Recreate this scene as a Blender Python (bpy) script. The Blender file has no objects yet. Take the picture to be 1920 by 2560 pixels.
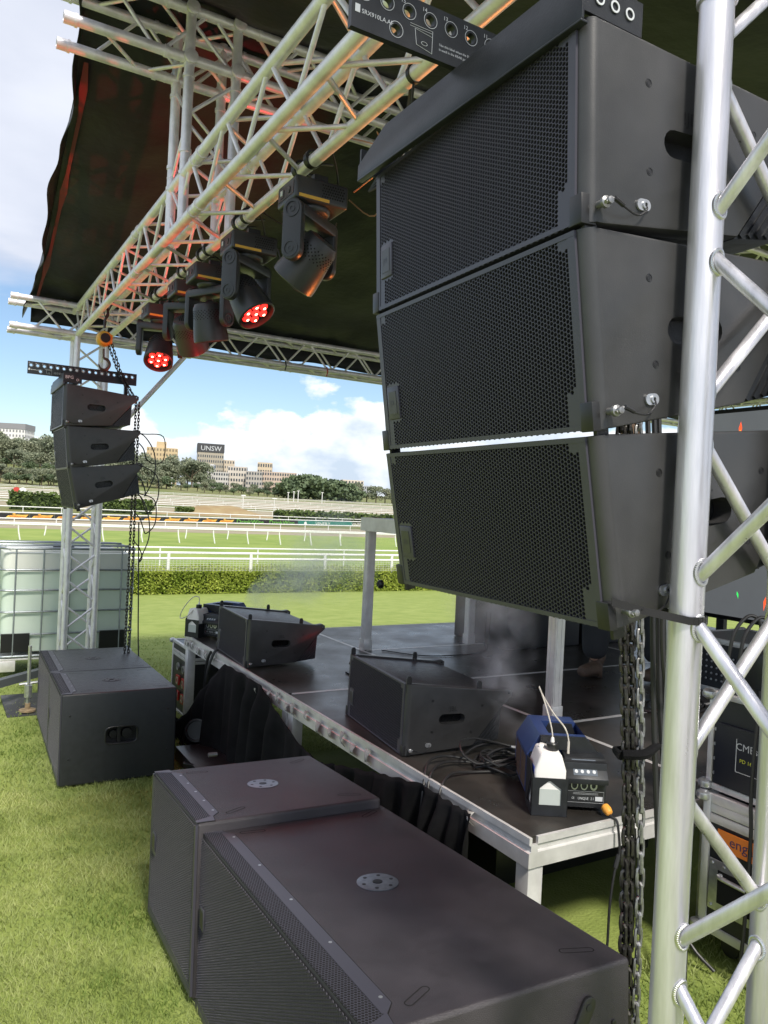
import bpy, bmesh, math, random
import numpy as np
from mathutils import Vector, Matrix
random.seed(7); rng=np.random.default_rng(7)
C=bpy.context.scene.collection; S=bpy.context.scene
R_=math.radians
# ------------------------------------------------------------ camera, sky, sun, exposure
FPX=1923.; HEAD,PITCH,ROLL=R_(30.267),R_(.358),R_(-2.769); CAMZ=1.6
def cam_axes():
    h,p,r=HEAD,PITCH,ROLL
    F=np.array([math.sin(h)*math.cos(p),math.cos(h)*math.cos(p),-math.sin(p)])
    R0=np.array([math.cos(h),-math.sin(h),0]); U0=np.cross(R0,F)
    return R0*math.cos(r)-U0*math.sin(r), U0*math.cos(r)+R0*math.sin(r), F
AR,AU,AF=cam_axes(); CAM=np.array([0,0,CAMZ])
cd=bpy.data.cameras.new('camera'); cam=bpy.data.objects.new('camera',cd); C.objects.link(cam)
cd.sensor_fit='HORIZONTAL'; cd.sensor_width=36; cd.lens=36*FPX/1920; cd.clip_start=.05; cd.clip_end=5000
m=Matrix.Identity(4)
for i,a in enumerate((AR,AU,-AF)):
    for j in range(3): m[j][i]=a[j]
m.translation=Vector(CAM); cam.matrix_world=m; S.camera=cam
SUN=Vector((-.05,-.65,.75)).normalized()
W=bpy.data.worlds.new('World'); S.world=W; W.use_nodes=True
def world():
    nt=W.node_tree; n=nt.nodes; L=nt.links; n.clear()
    def N(t,**k):
        o=n.new(t)
        for a,b in k.items(): setattr(o,a,b)
        return o
    def M(op,a,b=None,c=None,cl=False):
        o=N('ShaderNodeMath',operation=op); o.use_clamp=cl
        for i,v in enumerate((a,b,c)):
            if v is None: continue
            if isinstance(v,(int,float)): o.inputs[i].default_value=v
            else: L.new(v,o.inputs[i])
        return o.outputs[0]
    sky=N('ShaderNodeTexSky',sky_type='NISHITA'); sky.sun_disc=False
    sky.sun_elevation=math.asin(SUN.z); sky.sun_rotation=math.atan2(SUN.x,SUN.y); sky.air_density=1.0; sky.dust_density=.6; sky.ozone_density=2.2
    tc=N('ShaderNodeTexCoord'); sp=N('ShaderNodeSeparateXYZ'); L.new(tc.outputs['Generated'],sp.inputs[0])
    x,y,z=sp.outputs
    zc=M('MAXIMUM',z,.0)
    # high cloud sheet: project direction on a plane
    den=M('ADD',zc,.12); cx=M('DIVIDE',x,den); cy=M('DIVIDE',y,den)
    cmb=N('ShaderNodeCombineXYZ'); L.new(cx,cmb.inputs[0]); L.new(cy,cmb.inputs[1])
    n1=N('ShaderNodeTexNoise'); n1.inputs['Scale'].default_value=1.15; n1.inputs['Detail'].default_value=8; n1.inputs['Roughness'].default_value=.52; n1.inputs['Distortion'].default_value=.25
    L.new(cmb.outputs[0],n1.inputs['Vector'])
    # coverage rises with elevation: blue band low, overcast high
    cov=N('ShaderNodeMapRange'); cov.inputs[1].default_value=.15; cov.inputs[2].default_value=.36; cov.inputs[3].default_value=-.24; cov.inputs[4].default_value=.46; L.new(z,cov.inputs[0])
    hi=M('MULTIPLY',M('ADD',M('SUBTRACT',n1.outputs[0],.5),cov.outputs[0]),4.5,cl=True)
    # cumulus bank near the horizon: azimuth/elevation coordinates
    az=M('ARCTAN2',x,y)
    c2=N('ShaderNodeCombineXYZ'); L.new(M('MULTIPLY',az,1.),c2.inputs[0]); L.new(M('MULTIPLY',z,1.6),c2.inputs[1])
    n2=N('ShaderNodeTexNoise'); n2.inputs['Scale'].default_value=11; n2.inputs['Detail'].default_value=9; n2.inputs['Roughness'].default_value=.55
    L.new(c2.outputs[0],n2.inputs['Vector'])
    n2b=N('ShaderNodeTexNoise'); n2b.inputs['Scale'].default_value=2.6; n2b.inputs['Detail'].default_value=2; L.new(c2.outputs[0],n2b.inputs['Vector'])
    top=M('ADD',.105,M('ADD',M('MULTIPLY',M('SUBTRACT',n2.outputs[0],.5),.17),M('MULTIPLY',M('SUBTRACT',n2b.outputs[0],.5),.17)))
    azb=N('ShaderNodeMapRange'); azb.inputs[1].default_value=.06; azb.inputs[2].default_value=.40; azb.inputs[3].default_value=-.02; azb.inputs[4].default_value=.02; L.new(az,azb.inputs[0])
    top=M('ADD',top,azb.outputs[0])
    lo=M('MULTIPLY',M('SUBTRACT',top,z),70,cl=True)
    # cloud shades
    n3=N('ShaderNodeTexNoise'); n3.inputs['Scale'].default_value=16; n3.inputs['Detail'].default_value=6; L.new(c2.outputs[0],n3.inputs['Vector'])
    r3=N('ShaderNodeValToRGB'); r3.color_ramp.elements[0].position=.30; r3.color_ramp.elements[0].color=(3.9,4.6,5.6,1); r3.color_ramp.elements[1].position=.68; r3.color_ramp.elements[1].color=(8.3,8.3,8.3,1); L.new(M('ADD',n3.outputs[0],M('MULTIPLY',M('SUBTRACT',M('DIVIDE',z,M('MAXIMUM',top,.02)),.62),.35)),r3.inputs[0])
    n4=N('ShaderNodeTexNoise'); n4.inputs['Scale'].default_value=1.7; n4.inputs['Detail'].default_value=7; L.new(cmb.outputs[0],n4.inputs['Vector'])
    r4=N('ShaderNodeValToRGB'); r4.color_ramp.elements[0].position=.33; r4.color_ramp.elements[0].color=(4.2,4.5,5.3,1); r4.color_ramp.elements[1].position=.66; r4.color_ramp.elements[1].color=(5.7,5.9,6.5,1); L.new(n4.outputs[0],r4.inputs[0])
    mx=N('ShaderNodeMixRGB'); L.new(M('MULTIPLY',hi,.93),mx.inputs[0]); hs=N('ShaderNodeHueSaturation'); hs.inputs['Saturation'].default_value=1.02; hs.inputs['Value'].default_value=.92; L.new(sky.outputs[0],hs.inputs['Color']); L.new(hs.outputs[0],mx.inputs[1]); L.new(r4.outputs[0],mx.inputs[2])
    mx2=N('ShaderNodeMixRGB'); L.new(M('MULTIPLY',lo,.93),mx2.inputs[0]); L.new(mx.outputs[0],mx2.inputs[1]); L.new(r3.outputs[0],mx2.inputs[2])
    bg=N('ShaderNodeBackground'); bg.inputs[1].default_value=.102; out=N('ShaderNodeOutputWorld')
    L.new(mx2.outputs[0],bg.inputs[0]); L.new(bg.outputs[0],out.inputs[0])
world()
sl=bpy.data.lights.new('sun','SUN'); sl.energy=3.0; sl.angle=R_(9.0); sl.color=(1,.94,.84)
so=bpy.data.objects.new('sun',sl); C.objects.link(so); so.rotation_euler=SUN.to_track_quat('Z','Y').to_euler()
S.view_settings.view_transform='Standard'; S.view_settings.look='None'; S.view_settings.exposure=.72; S.view_settings.gamma=1
S.cycles.max_bounces=8; S.cycles.volume_bounces=2; S.cycles.volume_step_rate=2; S.cycles.volume_max_steps=128

# ------------------------------------------------------------ helpers
def ray(px): return AF+AR*(px[0]-960)/FPX-AU*(px[1]-1280)/FPX
def onz(px,z): d=ray(px); return CAM+d*((z-CAMZ)/d[2])
def ony(px,y): d=ray(px); return CAM+d*(y/d[1])
def onx(px,x): d=ray(px); return CAM+d*(x/d[0])
def atd(px,D): return CAM+ray(px)*D
GY2=[(150,-1.6),(165,-1.3),(380,3.6),(480,5.4),(700,8),(1700,20)]
GY=[(-30,.9),(-4,.3),(0,.19),(1.1,.13),(2.1,.08),(4.1,-.04),(7.5,-.12),(12,-.38),(20.5,-1.0),(24,-1.22),(33,-1.6),(170,-1.6)]
def G(x,y):
    z=np.interp(y,[a for a,b in GY],[b for a,b in GY])
    if y>150:
        z=np.interp(y,[a for a,b in GY2],[b for a,b in GY2])
        for (hx,hy,h,w) in ((30,540,13,100),(290,660,8,110)):
            q=((x-hx)**2+(y-hy)**2)/w**2
            if q<9: z+=h*math.exp(-q)
    return float(z)
def nrm(v): v=np.array(v,float); return v/np.linalg.norm(v)
def basis(d):
    d=nrm(d); a=np.array([0,0,1.]) if abs(d[2])<.9 else np.array([1.,0,0])
    u=nrm(np.cross(a,d)); return u,np.cross(d,u),d
class MB:
    def __init__(s): s.v=[]; s.f=[]; s.mi=[]; s.n=0; s.cur=0
    def add(s,V,F):
        V=np.asarray(V,float).reshape(-1,3); s.v.append(V); n=s.n
        for f in F: s.f.append(tuple(i+n for i in f)); s.mi.append(s.cur)
        s.n+=len(V); return s
    def box(s,a,b):
        x0,y0,z0=a; x1,y1,z1=b
        return s.add([(x0,y0,z0),(x1,y0,z0),(x1,y1,z0),(x0,y1,z0),(x0,y0,z1),(x1,y0,z1),(x1,y1,z1),(x0,y1,z1)],[(0,3,2,1),(4,5,6,7),(0,1,5,4),(1,2,6,5),(2,3,7,6),(3,0,4,7)])
    def obox(s,c,ax,h):
        c=np.array(c,float); X,Y,Z=[np.array(a,float)*k for a,k in zip(ax,h)]
        V=[c+a*X+b*Y+e*Z for e in(-1,1) for a,b in((-1,-1),(1,-1),(1,1),(-1,1))]
        return s.add(V,[(0,3,2,1),(4,5,6,7),(0,1,5,4),(1,2,6,5),(2,3,7,6),(3,0,4,7)])
    def path(s,P,r,n=8,cap=True,closed=False):
        P=[np.array(p,float) for p in P]; m=len(P); V=[]; u=None
        if not closed and 4<=m<16:      # round the bends (Catmull-Rom)
            k=5; Q=[];rr=[]; ra=list(r) if hasattr(r,'__len__') else [r]*m
            for i in range(m-1):
                a,b,c,d=P[max(i-1,0)],P[i],P[i+1],P[min(i+2,m-1)]
                for j in range(k): t=j/k; Q.append(.5*((2*b)+(c-a)*t+(2*a-5*b+4*c-d)*t*t+(3*b-a-3*c+d)*t**3)); rr.append(ra[i]+(ra[i+1]-ra[i])*t)
            Q.append(P[-1]); rr.append(ra[-1]); P=Q; r=rr; m=len(P)
        for i in range(m):
            if closed: d=P[(i+1)%m]-P[i-1]
            else: d=P[min(i+1,m-1)]-P[max(i-1,0)]
            d=nrm(d+1e-12)
            if u is None: u,w,_=basis(d)
            u=u-d*(u@d); u=nrm(u); w=np.cross(d,u)
            rr=r[i] if hasattr(r,'__len__') else r
            for k in range(n):
                a=2*math.pi*k/n; V.append(P[i]+rr*(math.cos(a)*u+math.sin(a)*w))
        F=[]
        for i in range(m if closed else m-1):
            j=(i+1)%m
            for k in range(n): F.append((i*n+k,i*n+(k+1)%n,j*n+(k+1)%n,j*n+k))
        if cap and not closed: F.append(tuple(range(n-1,-1,-1))); F.append(tuple((m-1)*n+k for k in range(n)))
        return s.add(V,F)
    def tube(s,p,q,r,n=12,cap=True): return s.path([p,q],r,n,cap)
    def ring(s,c,d,r,R,h,n=20):   # annular washer with thickness h along d
        u,w,d=basis(d); c=np.array(c,float); V=[];F=[]
        for (rad,t) in((r,0),(R,0),(R,h),(r,h)):
            for k in range(n): a=2*math.pi*k/n; V.append(c+rad*(math.cos(a)*u+math.sin(a)*w)+d*t)
        for j in range(4):
            for k in range(n): F.append((j*n+k,j*n+(k+1)%n,((j+1)%4)*n+(k+1)%n,((j+1)%4)*n+k))
        return s.add(V,F)
    def lathe(s,c,d,prof,n=16):   # prof [(r,h)]
        u,w,d=basis(d); c=np.array(c,float); V=[];F=[];m=len(prof)
        for r,h in prof:
            for k in range(n): a=2*math.pi*k/n; V.append(c+r*(math.cos(a)*u+math.sin(a)*w)+d*h)
        for j in range(m-1):
            for k in range(n): F.append((j*n+k,j*n+(k+1)%n,(j+1)*n+(k+1)%n,(j+1)*n+k))
        F.append(tuple(range(n-1,-1,-1))); F.append(tuple((m-1)*n+k for k in range(n)))
        return s.add(V,F)
    def prism(s,poly,o,X,Y,Z):    # polygon in X,Y plane, extruded by vector Z
        o,X,Y,Z=[np.array(a,float) for a in(o,X,Y,Z)]; n=len(poly)
        A=[o+p[0]*X+p[1]*Y for p in poly]
        return s.add(A+[a+Z for a in A],[tuple(range(n-1,-1,-1)),tuple(range(n,2*n))]+[(k,(k+1)%n,n+(k+1)%n,n+k) for k in range(n)])
    def grid(s,fn,nu,nv):
        V=[fn(i/nu,j/nv) for j in range(nv+1) for i in range(nu+1)]
        return s.add(V,[(j*(nu+1)+i,j*(nu+1)+i+1,(j+1)*(nu+1)+i+1,(j+1)*(nu+1)+i) for j in range(nv) for i in range(nu)])
    def text(s,t,size,o,X,Y,ext=.0,cx=True):
        V,F=textgeo(t); o,X,Y=[np.array(a,float) for a in(o,X,Y)]; Z=np.cross(X,Y)
        w=V[:,0].max() if cx else 0
        P=[o+((v[0]-w/2)*X+v[1]*Y)*size+Z*ext for v in V]
        return s.add(P,F)
    def build(s,name,mat,parent=None,smooth=True,angle=35,bevel=0,bseg=2,local=False,fixn=False):
        me=bpy.data.meshes.new(name); V=np.concatenate(s.v) if s.v else np.zeros((0,3))
        root=parent; 
        while root is not None and root.parent is not None: root=root.parent
        if parent is not None and not local: V=V-np.array(root['_o'])
        me.from_pydata(V.tolist(),[],s.f)
        mats=mat if isinstance(mat,(list,tuple)) else [mat]
        for q in mats: me.materials.append(q)
        if len(mats)>1: me.polygons.foreach_set('material_index',s.mi)
        if fixn or bevel:
            bm=bmesh.new(); bm.from_mesh(me)
            bmesh.ops.recalc_face_normals(bm,faces=bm.faces)
            if bevel:
                ed=[e for e in bm.edges if len(e.link_faces)==2 and e.calc_face_angle(0)>.5]
                bmesh.ops.bevel(bm,geom=ed,offset=bevel,segments=bseg,profile=.5,affect='EDGES',clamp_overlap=True)
            bm.to_mesh(me); bm.free()
        if smooth:
            me.polygons.foreach_set('use_smooth',[True]*len(me.polygons)); me.set_sharp_from_angle(angle=R_(angle))
        me.update(); o=bpy.data.objects.new(name,me); C.objects.link(o)
        if parent is not None: o.parent=parent
        return o
def build_each(mb,name,mat,parent,tol=.02,**k):
    """one mesh object per separate piece (loose shells closer than tol belong together)"""
    V=np.concatenate(mb.v); par=list(range(len(V)))
    def fd(a):
        while par[a]!=a: par[a]=par[par[a]]; a=par[a]
        return a
    for f in mb.f:
        r=fd(f[0])
        for q in f[1:]: par[fd(q)]=r
    comp={}
    for i,f in enumerate(mb.f): comp.setdefault(fd(f[0]),[]).append(i)
    cl=[]
    for r,fs in comp.items():
        c=V[[q for i in fs for q in mb.f[i]]].mean(0)
        for g in cl:
            if np.linalg.norm(g[0]-c)<tol: g[1].extend(fs); break
        else: cl.append([c,list(fs)])
    out=[]
    for c,fs in cl:
        ids=sorted({q for i in fs for q in mb.f[i]}); mp={q:j for j,q in enumerate(ids)}; m2=MB(); m2.add(V[ids],[tuple(mp[q] for q in mb.f[i]) for i in fs]); out.append(m2.build(name,mat,parent,**k))
    return out
_tc={}
def textgeo(t):
    if t not in _tc:
        cu=bpy.data.curves.new('t','FONT'); cu.body=t; cu.size=1; cu.resolution_u=2
        ob=bpy.data.objects.new('t',cu); me=bpy.data.meshes.new_from_object(ob)
        _tc[t]=(np.array([v.co for v in me.vertices]),[tuple(p.vertices) for p in me.polygons])
        bpy.data.objects.remove(ob); bpy.data.meshes.remove(me); bpy.data.curves.remove(cu)
    return _tc[t]
def tag(o,label=None,cat=None,group=None,kind=None):
    if label: o['label']=label
    if cat: o['category']=cat
    if group: o['group']=group
    if kind: o['kind']=kind
    return o
def thing(name,label,cat,o=(0,0,0),group=None,rot=None):
    e=bpy.data.objects.new(name,None); C.objects.link(e); e.empty_display_size=.1
    e.location=Vector(o)
    if rot is not None: e.rotation_euler=rot.to_euler()
    e['_o']=[float(a) for a in o]; tag(e,label,cat,group); return e
def solo(mb,name,mat,label,cat,group=None,o=None,**k):   # a thing made of one mesh, origin at its base
    V=np.concatenate(mb.v); c=np.array([V[:,0].mean(),V[:,1].mean(),V[:,2].min()]) if o is None else np.array(o)
    mb.v=[V-c]; ob=mb.build(name,mat,None,**k); ob.location=Vector(c); return tag(ob,label,cat,group)
def struct(mb,name,mat,**k): return tag(mb.build(name,mat,None,**k),kind='structure')
def copytree(o,parent=None):
    c=o.copy(); C.objects.link(c)
    if parent is not None: c.parent=parent
    for ch in list(o.children): copytree(ch,c)
    return c
# ------------------------------------------------------------ materials
def mat(name,col,rough=.5,metal=0,var=0,vs=8,bump=0,bs=60,col2=None,coords='Object',emit=None,es=0,spec=.5,trans=0,alpha=1,rvar=0,stretch=None,detail=4,coat=0,ramp=(.35,.65)):
    m=bpy.data.materials.new(name); m.use_nodes=True; nt=m.node_tree; n=nt.nodes; L=nt.links; b=n['Principled BSDF']
    b.inputs['Base Color'].default_value=(*col,1); b.inputs['Roughness'].default_value=rough; b.inputs['Metallic'].default_value=metal
    b.inputs['Specular IOR Level'].default_value=spec; b.inputs['Coat Weight'].default_value=coat
    if trans: b.inputs['Transmission Weight'].default_value=trans
    if alpha<1: b.inputs['Alpha'].default_value=alpha
    if emit: b.inputs['Emission Color'].default_value=(*emit,1); b.inputs['Emission Strength'].default_value=es
    tc=n.new('ShaderNodeTexCoord'); src=tc.outputs[coords]
    if stretch:
        mp=n.new('ShaderNodeMapping'); mp.inputs['Scale'].default_value=stretch; L.new(src,mp.inputs[0]); src=mp.outputs[0]
    if var or col2 or rvar:
        t=n.new('ShaderNodeTexNoise'); t.inputs['Scale'].default_value=vs; t.inputs['Detail'].default_value=detail; t.inputs['Roughness'].default_value=.6; L.new(src,t.inputs['Vector'])
        if var or col2:
            r=n.new('ShaderNodeValToRGB'); c2=col2 or tuple(min(1,c*(1+var)) for c in col); c1=col if col2 else tuple(c*(1-var) for c in col)
            r.color_ramp.elements[0].position=ramp[0]; r.color_ramp.elements[0].color=(*c1,1); r.color_ramp.elements[1].position=ramp[1]; r.color_ramp.elements[1].color=(*c2,1)
            L.new(t.outputs[0],r.inputs[0]); L.new(r.outputs[0],b.inputs['Base Color'])
        if rvar:
            mr=n.new('ShaderNodeMapRange'); mr.inputs[1].default_value=.3; mr.inputs[2].default_value=.7; mr.inputs[3].default_value=max(0,rough-rvar); mr.inputs[4].default_value=min(1,rough+rvar); L.new(t.outputs[0],mr.inputs[0]); L.new(mr.outputs[0],b.inputs['Roughness'])
    if bump:
        t2=n.new('ShaderNodeTexNoise'); t2.inputs['Scale'].default_value=bs; t2.inputs['Detail'].default_value=3; L.new(src,t2.inputs['Vector'])
        bp=n.new('ShaderNodeBump'); bp.inputs['Strength'].default_value=bump; bp.inputs['Distance'].default_value=.01; L.new(t2.outputs[0],bp.inputs['Height']); L.new(bp.outputs[0],b.inputs['Normal'])
    return m
M_alu=mat('raw aluminium',(.80,.775,.82),.42,.42,var=.12,vs=14,rvar=.10,bump=.06,bs=220,stretch=(1,1,1),detail=8)
M_alut=mat('scuffed aluminium tower tube',(.76,.74,.78),.36,.66,var=.20,vs=26,rvar=.12,bump=.05,bs=260,stretch=(1,1,.09),detail=9)
M_alu2=mat('mill aluminium extrusion',(.66,.65,.64),.44,.4,var=.12,vs=9,rvar=.08,detail=6)
M_weld=mat('weld bead',(.66,.66,.66),.28,.95,var=.1,vs=90)
M_cab=mat('black painted cabinet',(.024,.026,.029),.42,0,var=.10,vs=30,bump=.16,bs=420,rvar=.05)
M_cabside=mat('satin black moulded side',(.040,.040,.041),.34,0,var=.16,vs=7,bump=.05,bs=500,rvar=.07,detail=6)
M_grille=mat('charcoal perforated steel',(.062,.060,.078),.40,.25,spec=.6)
M_dark=mat('black foam and dark hollows',(.003,.003,.003),.95)
M_black=mat('black plastic',(.014,.014,.015),.38)
M_blackm=mat('black powder coated steel',(.022,.024,.028),.40,.3,var=.2,vs=20,bump=.05,bs=300)
M_clip=None
M_sub=mat('black textured paint',(.034,.029,.031),.44,0,var=.12,vs=4,bump=.30,bs=380,rvar=.06,detail=6)
M_steel=mat('zinc steel',(.50,.51,.53),.3,.75,var=.15,vs=40)
M_disc=mat('galvanised socket plate',(.30,.34,.38),.38,.8,var=.15,vs=60)
M_chain=mat('dark phosphated chain',(.065,.062,.058),.36,.75,var=.4,vs=80)
M_chain2=mat('galvanised chain',(.30,.30,.30),.42,.8,var=.3,vs=80)
M_rub=mat('black rubber cable',(.016,.016,.017),.45)
M_cloth=mat('black pleated cloth',(.0075,.0075,.0085),.9,0,var=.3,vs=12,bump=.2,bs=260,spec=.15)
M_white=mat('white paint',(.72,.72,.70),.5,var=.08,vs=20)
M_print=mat('white print',(.52,.54,.56),.6)
M_pin=mat('dull steel pin',(.30,.30,.30),.35,.8)
M_grey=mat('grey webbing',(.36,.35,.33),.85,var=.15,vs=60,bump=.3,bs=200)
M_deck=mat('dark phenolic plywood',(.020,.018,.016),.34,0,col2=(.060,.052,.046),vs=4.5,bump=.08,bs=180,rvar=.10,detail=12,ramp=(.42,.85))
# ------------------------------------------------------------ ground strips
M_lawn=mat('mown lawn',(.19,.25,.055),.9,var=0,col2=(.28,.33,.095),vs=3.5,bump=.6,bs=90,detail=9,spec=.2,ramp=(.3,.7))
M_turf=mat('race track turf',(.18,.255,.055),.9,col2=(.26,.32,.085),vs=.35,detail=8,spec=.15,bump=.3,bs=20)
M_dirt=mat('sand track',(.27,.235,.165),.95,col2=(.34,.30,.22),vs=.25,spec=.1)
M_field=mat('infield grass',(.12,.15,.045),.95,col2=(.19,.18,.08),vs=.06,detail=8,spec=.1)
M_far=mat('dry grass terrain',(.14,.17,.06),.95,col2=(.22,.21,.11),vs=.02,detail=8,spec=.1)
def strip(name,ys,m,x0=-160,x1=420):
    xs=[x0,-80,-40,-20,-10,-6,-4,-3,-2,-1,0,1,2,3,4,5,6,8,10,14,20,30,50,90,160,x1]
    mb=MB(); V=[(x,y,G(x,y)) for y in ys for x in xs]; n=len(xs)
    mb.add(V,[(j*n+i,j*n+i+1,(j+1)*n+i+1,(j+1)*n+i) for j in range(len(ys)-1) for i in range(n-1)]); return struct(mb,name,m,angle=180)
strip('bounce_apron',[-60,-30,-8,-4,-1.4],mat('pale bounce ground',(.42,.41,.39),.9,var=.15,vs=.8,bump=.2,bs=30,detail=8))  # unseen pale ground added behind the camera for neutral bounce light
strip('lawn',[-1.4,-1,0,.5,1.1,1.6,2.1,3,4.1,5.5,7.5,9,12,15,18,20.5,21.9],M_lawn)
strip('turf_track',[21.9,24,28,33,45,60,70],M_turf)
strip('sand_track',[70,93],M_dirt)
strip('infield',[93,110,130,150],M_field)
def terrain():
    mb=MB(); V=[];xs=np.concatenate([np.linspace(-160,420,30)]); ys=[150,160,170,185,200,220,250,280,310,350,400,450,500,560,640,760,900,1200,1700]
    for y in ys:
        k=1 if y<160 else 1+(y-150)/260.
        for x in xs: X=130+(x-130)*k; V.append((X,y,G(X,y)))
    n=len(xs); mb.add(V,[(j*n+i,j*n+i+1,(j+1)*n+i+1,(j+1)*n+i) for j in range(len(ys)-1) for i in range(n-1)]); struct(mb,'terrain',M_far,angle=180)
terrain()
def tanband(name,y0,y1):   # far sand gallops laid on the terrain
    mb=MB(); xs=np.linspace(-150,420,40); V=[(x,y,G(x,y)+.03) for y in(y0,y1) for x in xs]; n=40
    mb.add(V,[(i,i+1,n+i+1,n+i) for i in range(n-1)]); struct(mb,name,M_dirt)
tanband('training_track',153,178); tanband('outer_track',196,262); tanband('far_track',285,320)
# near grass blades
def leafmat(name,c1,c2,vs,tr=.35,rough=.6):
    m=mat(name,c1,rough,col2=c2,vs=vs,detail=6,spec=.25); nt=m.node_tree; n=nt.nodes; L=nt.links; b=n['Principled BSDF']
    t=n.new('ShaderNodeBsdfTranslucent'); x=n.new('ShaderNodeMixShader'); x.inputs[0].default_value=tr
    src=b.inputs['Base Color'].links[0].from_socket; L.new(src,t.inputs[0]); L.new(b.outputs[0],x.inputs[1]); L.new(t.outputs[0],x.inputs[2]); L.new(x.outputs[0],n['Material Output'].inputs[0]); return m
M_blade=leafmat('grass blade',(.19,.265,.060),(.50,.54,.22),2.6)
def blades():
    pts=[]
    def fill(x0,x1,y0,y1,dens,h,w):
        n=int((x1-x0)*(y1-y0)*dens); P=rng.uniform([x0,y0],[x1,y1],(n,2)); pts.append(np.c_[P,np.full(n,h),np.full(n,w)])
    fill(-.9,1.75,.9,2.8,19000,.026,.0030); fill(-.9,1.9,2.8,4.6,10500,.028,.0040); fill(-1.0,3.2,4.6,6.2,3600,.030,.0065); fill(-1.0,4.5,6.2,8.0,1500,.026,.008); fill(-1.0,6.5,8.0,10.5,450,.020,.010); fill(1.3,3.2,.6,1.8,5000,.03,.0045)
    P=np.concatenate(pts); 
    # keep what the lens could see (with a margin for side steps), not under the near boxes
    rel=np.c_[P[:,0],P[:,1],np.full(len(P),-1.5)]; z=rel@AF; u=(rel@AR)/np.maximum(z,.01)
    k=(z>.5)&(abs(u)<.62); P=P[k]
    k=~((P[:,0]>.75)&(P[:,0]<1.3)&(P[:,1]<2.6)&(P[:,1]>.1)&(P[:,0]-.7>0)); P=P[k]; n=len(P)
    gz=np.interp(P[:,1],[a for a,b in GY],[b for a,b in GY])
    a=rng.uniform(0,2*np.pi,n); h=P[:,2]*rng.uniform(.45,1.25,n); w=P[:,3]*rng.uniform(.7,1.3,n)
    # mowing lay and clumps
    ph=np.sin(P[:,0]*9+np.sin(P[:,1]*5)*2)*np.cos(P[:,1]*8+P[:,0]*3); h*=1+.22*ph
    la=rng.uniform(0,2*np.pi,n); ll=h*rng.uniform(.3,1.3,n)
    B=np.c_[P[:,0],P[:,1],gz-.003]; d=np.c_[np.cos(a),np.sin(a),np.zeros(n)]*(w/2)[:,None]; lean=np.c_[np.cos(la)*ll,np.sin(la)*ll,h]
    V=np.stack([B-d,B+d,B+d*.75+lean*[.38,.38,.55],B-d*.75+lean*[.38,.38,.55],B+lean],1).reshape(-1,3)
    i=np.arange(n)*5
    me=bpy.data.meshes.new('grass'); me.vertices.add(len(V)); me.vertices.foreach_set('co',V.ravel())
    q=np.stack([i,i+1,i+2,i+3],1); t=np.stack([i+3,i+2,i+4],1)
    loops=np.concatenate([q.ravel(),t.ravel()]); me.loops.add(len(loops)); me.loops.foreach_set('vertex_index',loops)
    me.polygons.add(2*n); st=np.concatenate([np.arange(n)*4,4*n+np.arange(n)*3]); me.polygons.foreach_set('loop_start',st); 
    me.update(calc_edges=True); me.validate(); me.materials.append(M_blade)
    o=bpy.data.objects.new('grass',me); C.objects.link(o); tag(o,'short mown green grass around the speaker boxes and stage','grass',kind='stuff'); print('blades',n)
blades()
# ------------------------------------------------------------ leaves helper
def leaves(P,N,size,aspect=.6):
    n=len(P); a=rng.normal(size=(n,3)); a/=np.linalg.norm(a,axis=1)[:,None]; b=np.cross(a,N+rng.normal(size=(n,3))*.35); b/=np.linalg.norm(b,axis=1)[:,None]+1e-9; a=np.cross(b,a+1e-9); a/=np.linalg.norm(a,axis=1)[:,None]+1e-9
    s=(size*rng.uniform(.6,1.3,n))[:,None]; V=np.stack([P-a*s,P+b*s*aspect,P+a*s,P-b*s*aspect],1).reshape(-1,3); F=[(4*i,4*i+1,4*i+2,4*i+3) for i in range(n)]; return V,F
M_hedge=leafmat('hedge leaves',(.24,.32,.045),(.46,.52,.10),2.0,.35)
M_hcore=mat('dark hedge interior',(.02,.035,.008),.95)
def hedge():
    t=thing('hedge','low clipped yellow green hedge along the edge of the lawn behind the white fence','hedge',(8,20.6,G(8,20.6)))
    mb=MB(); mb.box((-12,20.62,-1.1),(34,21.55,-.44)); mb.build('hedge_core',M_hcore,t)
    n=34000; x=rng.uniform(3.6,17,n); f=rng.uniform(0,1,n); P=np.zeros((n,3)); N=np.zeros((n,3)); k=f<.62
    P[k]=np.c_[x[k],20.56+rng.normal(size=k.sum())*.045,-1.04+.68*rng.uniform(0,1,k.sum())]; N[k]=(0,-1,.3)
    q=~k; P[q]=np.c_[x[q],20.5+1.1*rng.uniform(0,1,q.sum()),-.37+rng.normal(size=q.sum())*.045+.03*np.sin(x[q]*3.1)]; N[q]=(0,0,1)
    mb=MB(); V,F=leaves(P,N,.038,.5); mb.add(V,F)
    n=2500; x=rng.uniform(-12,3.6,n); P=np.c_[x,20.56+rng.normal(size=n)*.05,-1.04+.7*rng.uniform(0,1,n)]; V,F=leaves(P,np.tile((0,-1,.3),(n,1)),.11); mb.add(V,F)
    mb.build('foliage',M_hedge,t,smooth=False)
hedge()
M_hedge2=leafmat('far hedge leaves',(.08,.125,.035),(.15,.20,.06),.8,.2)
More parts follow.
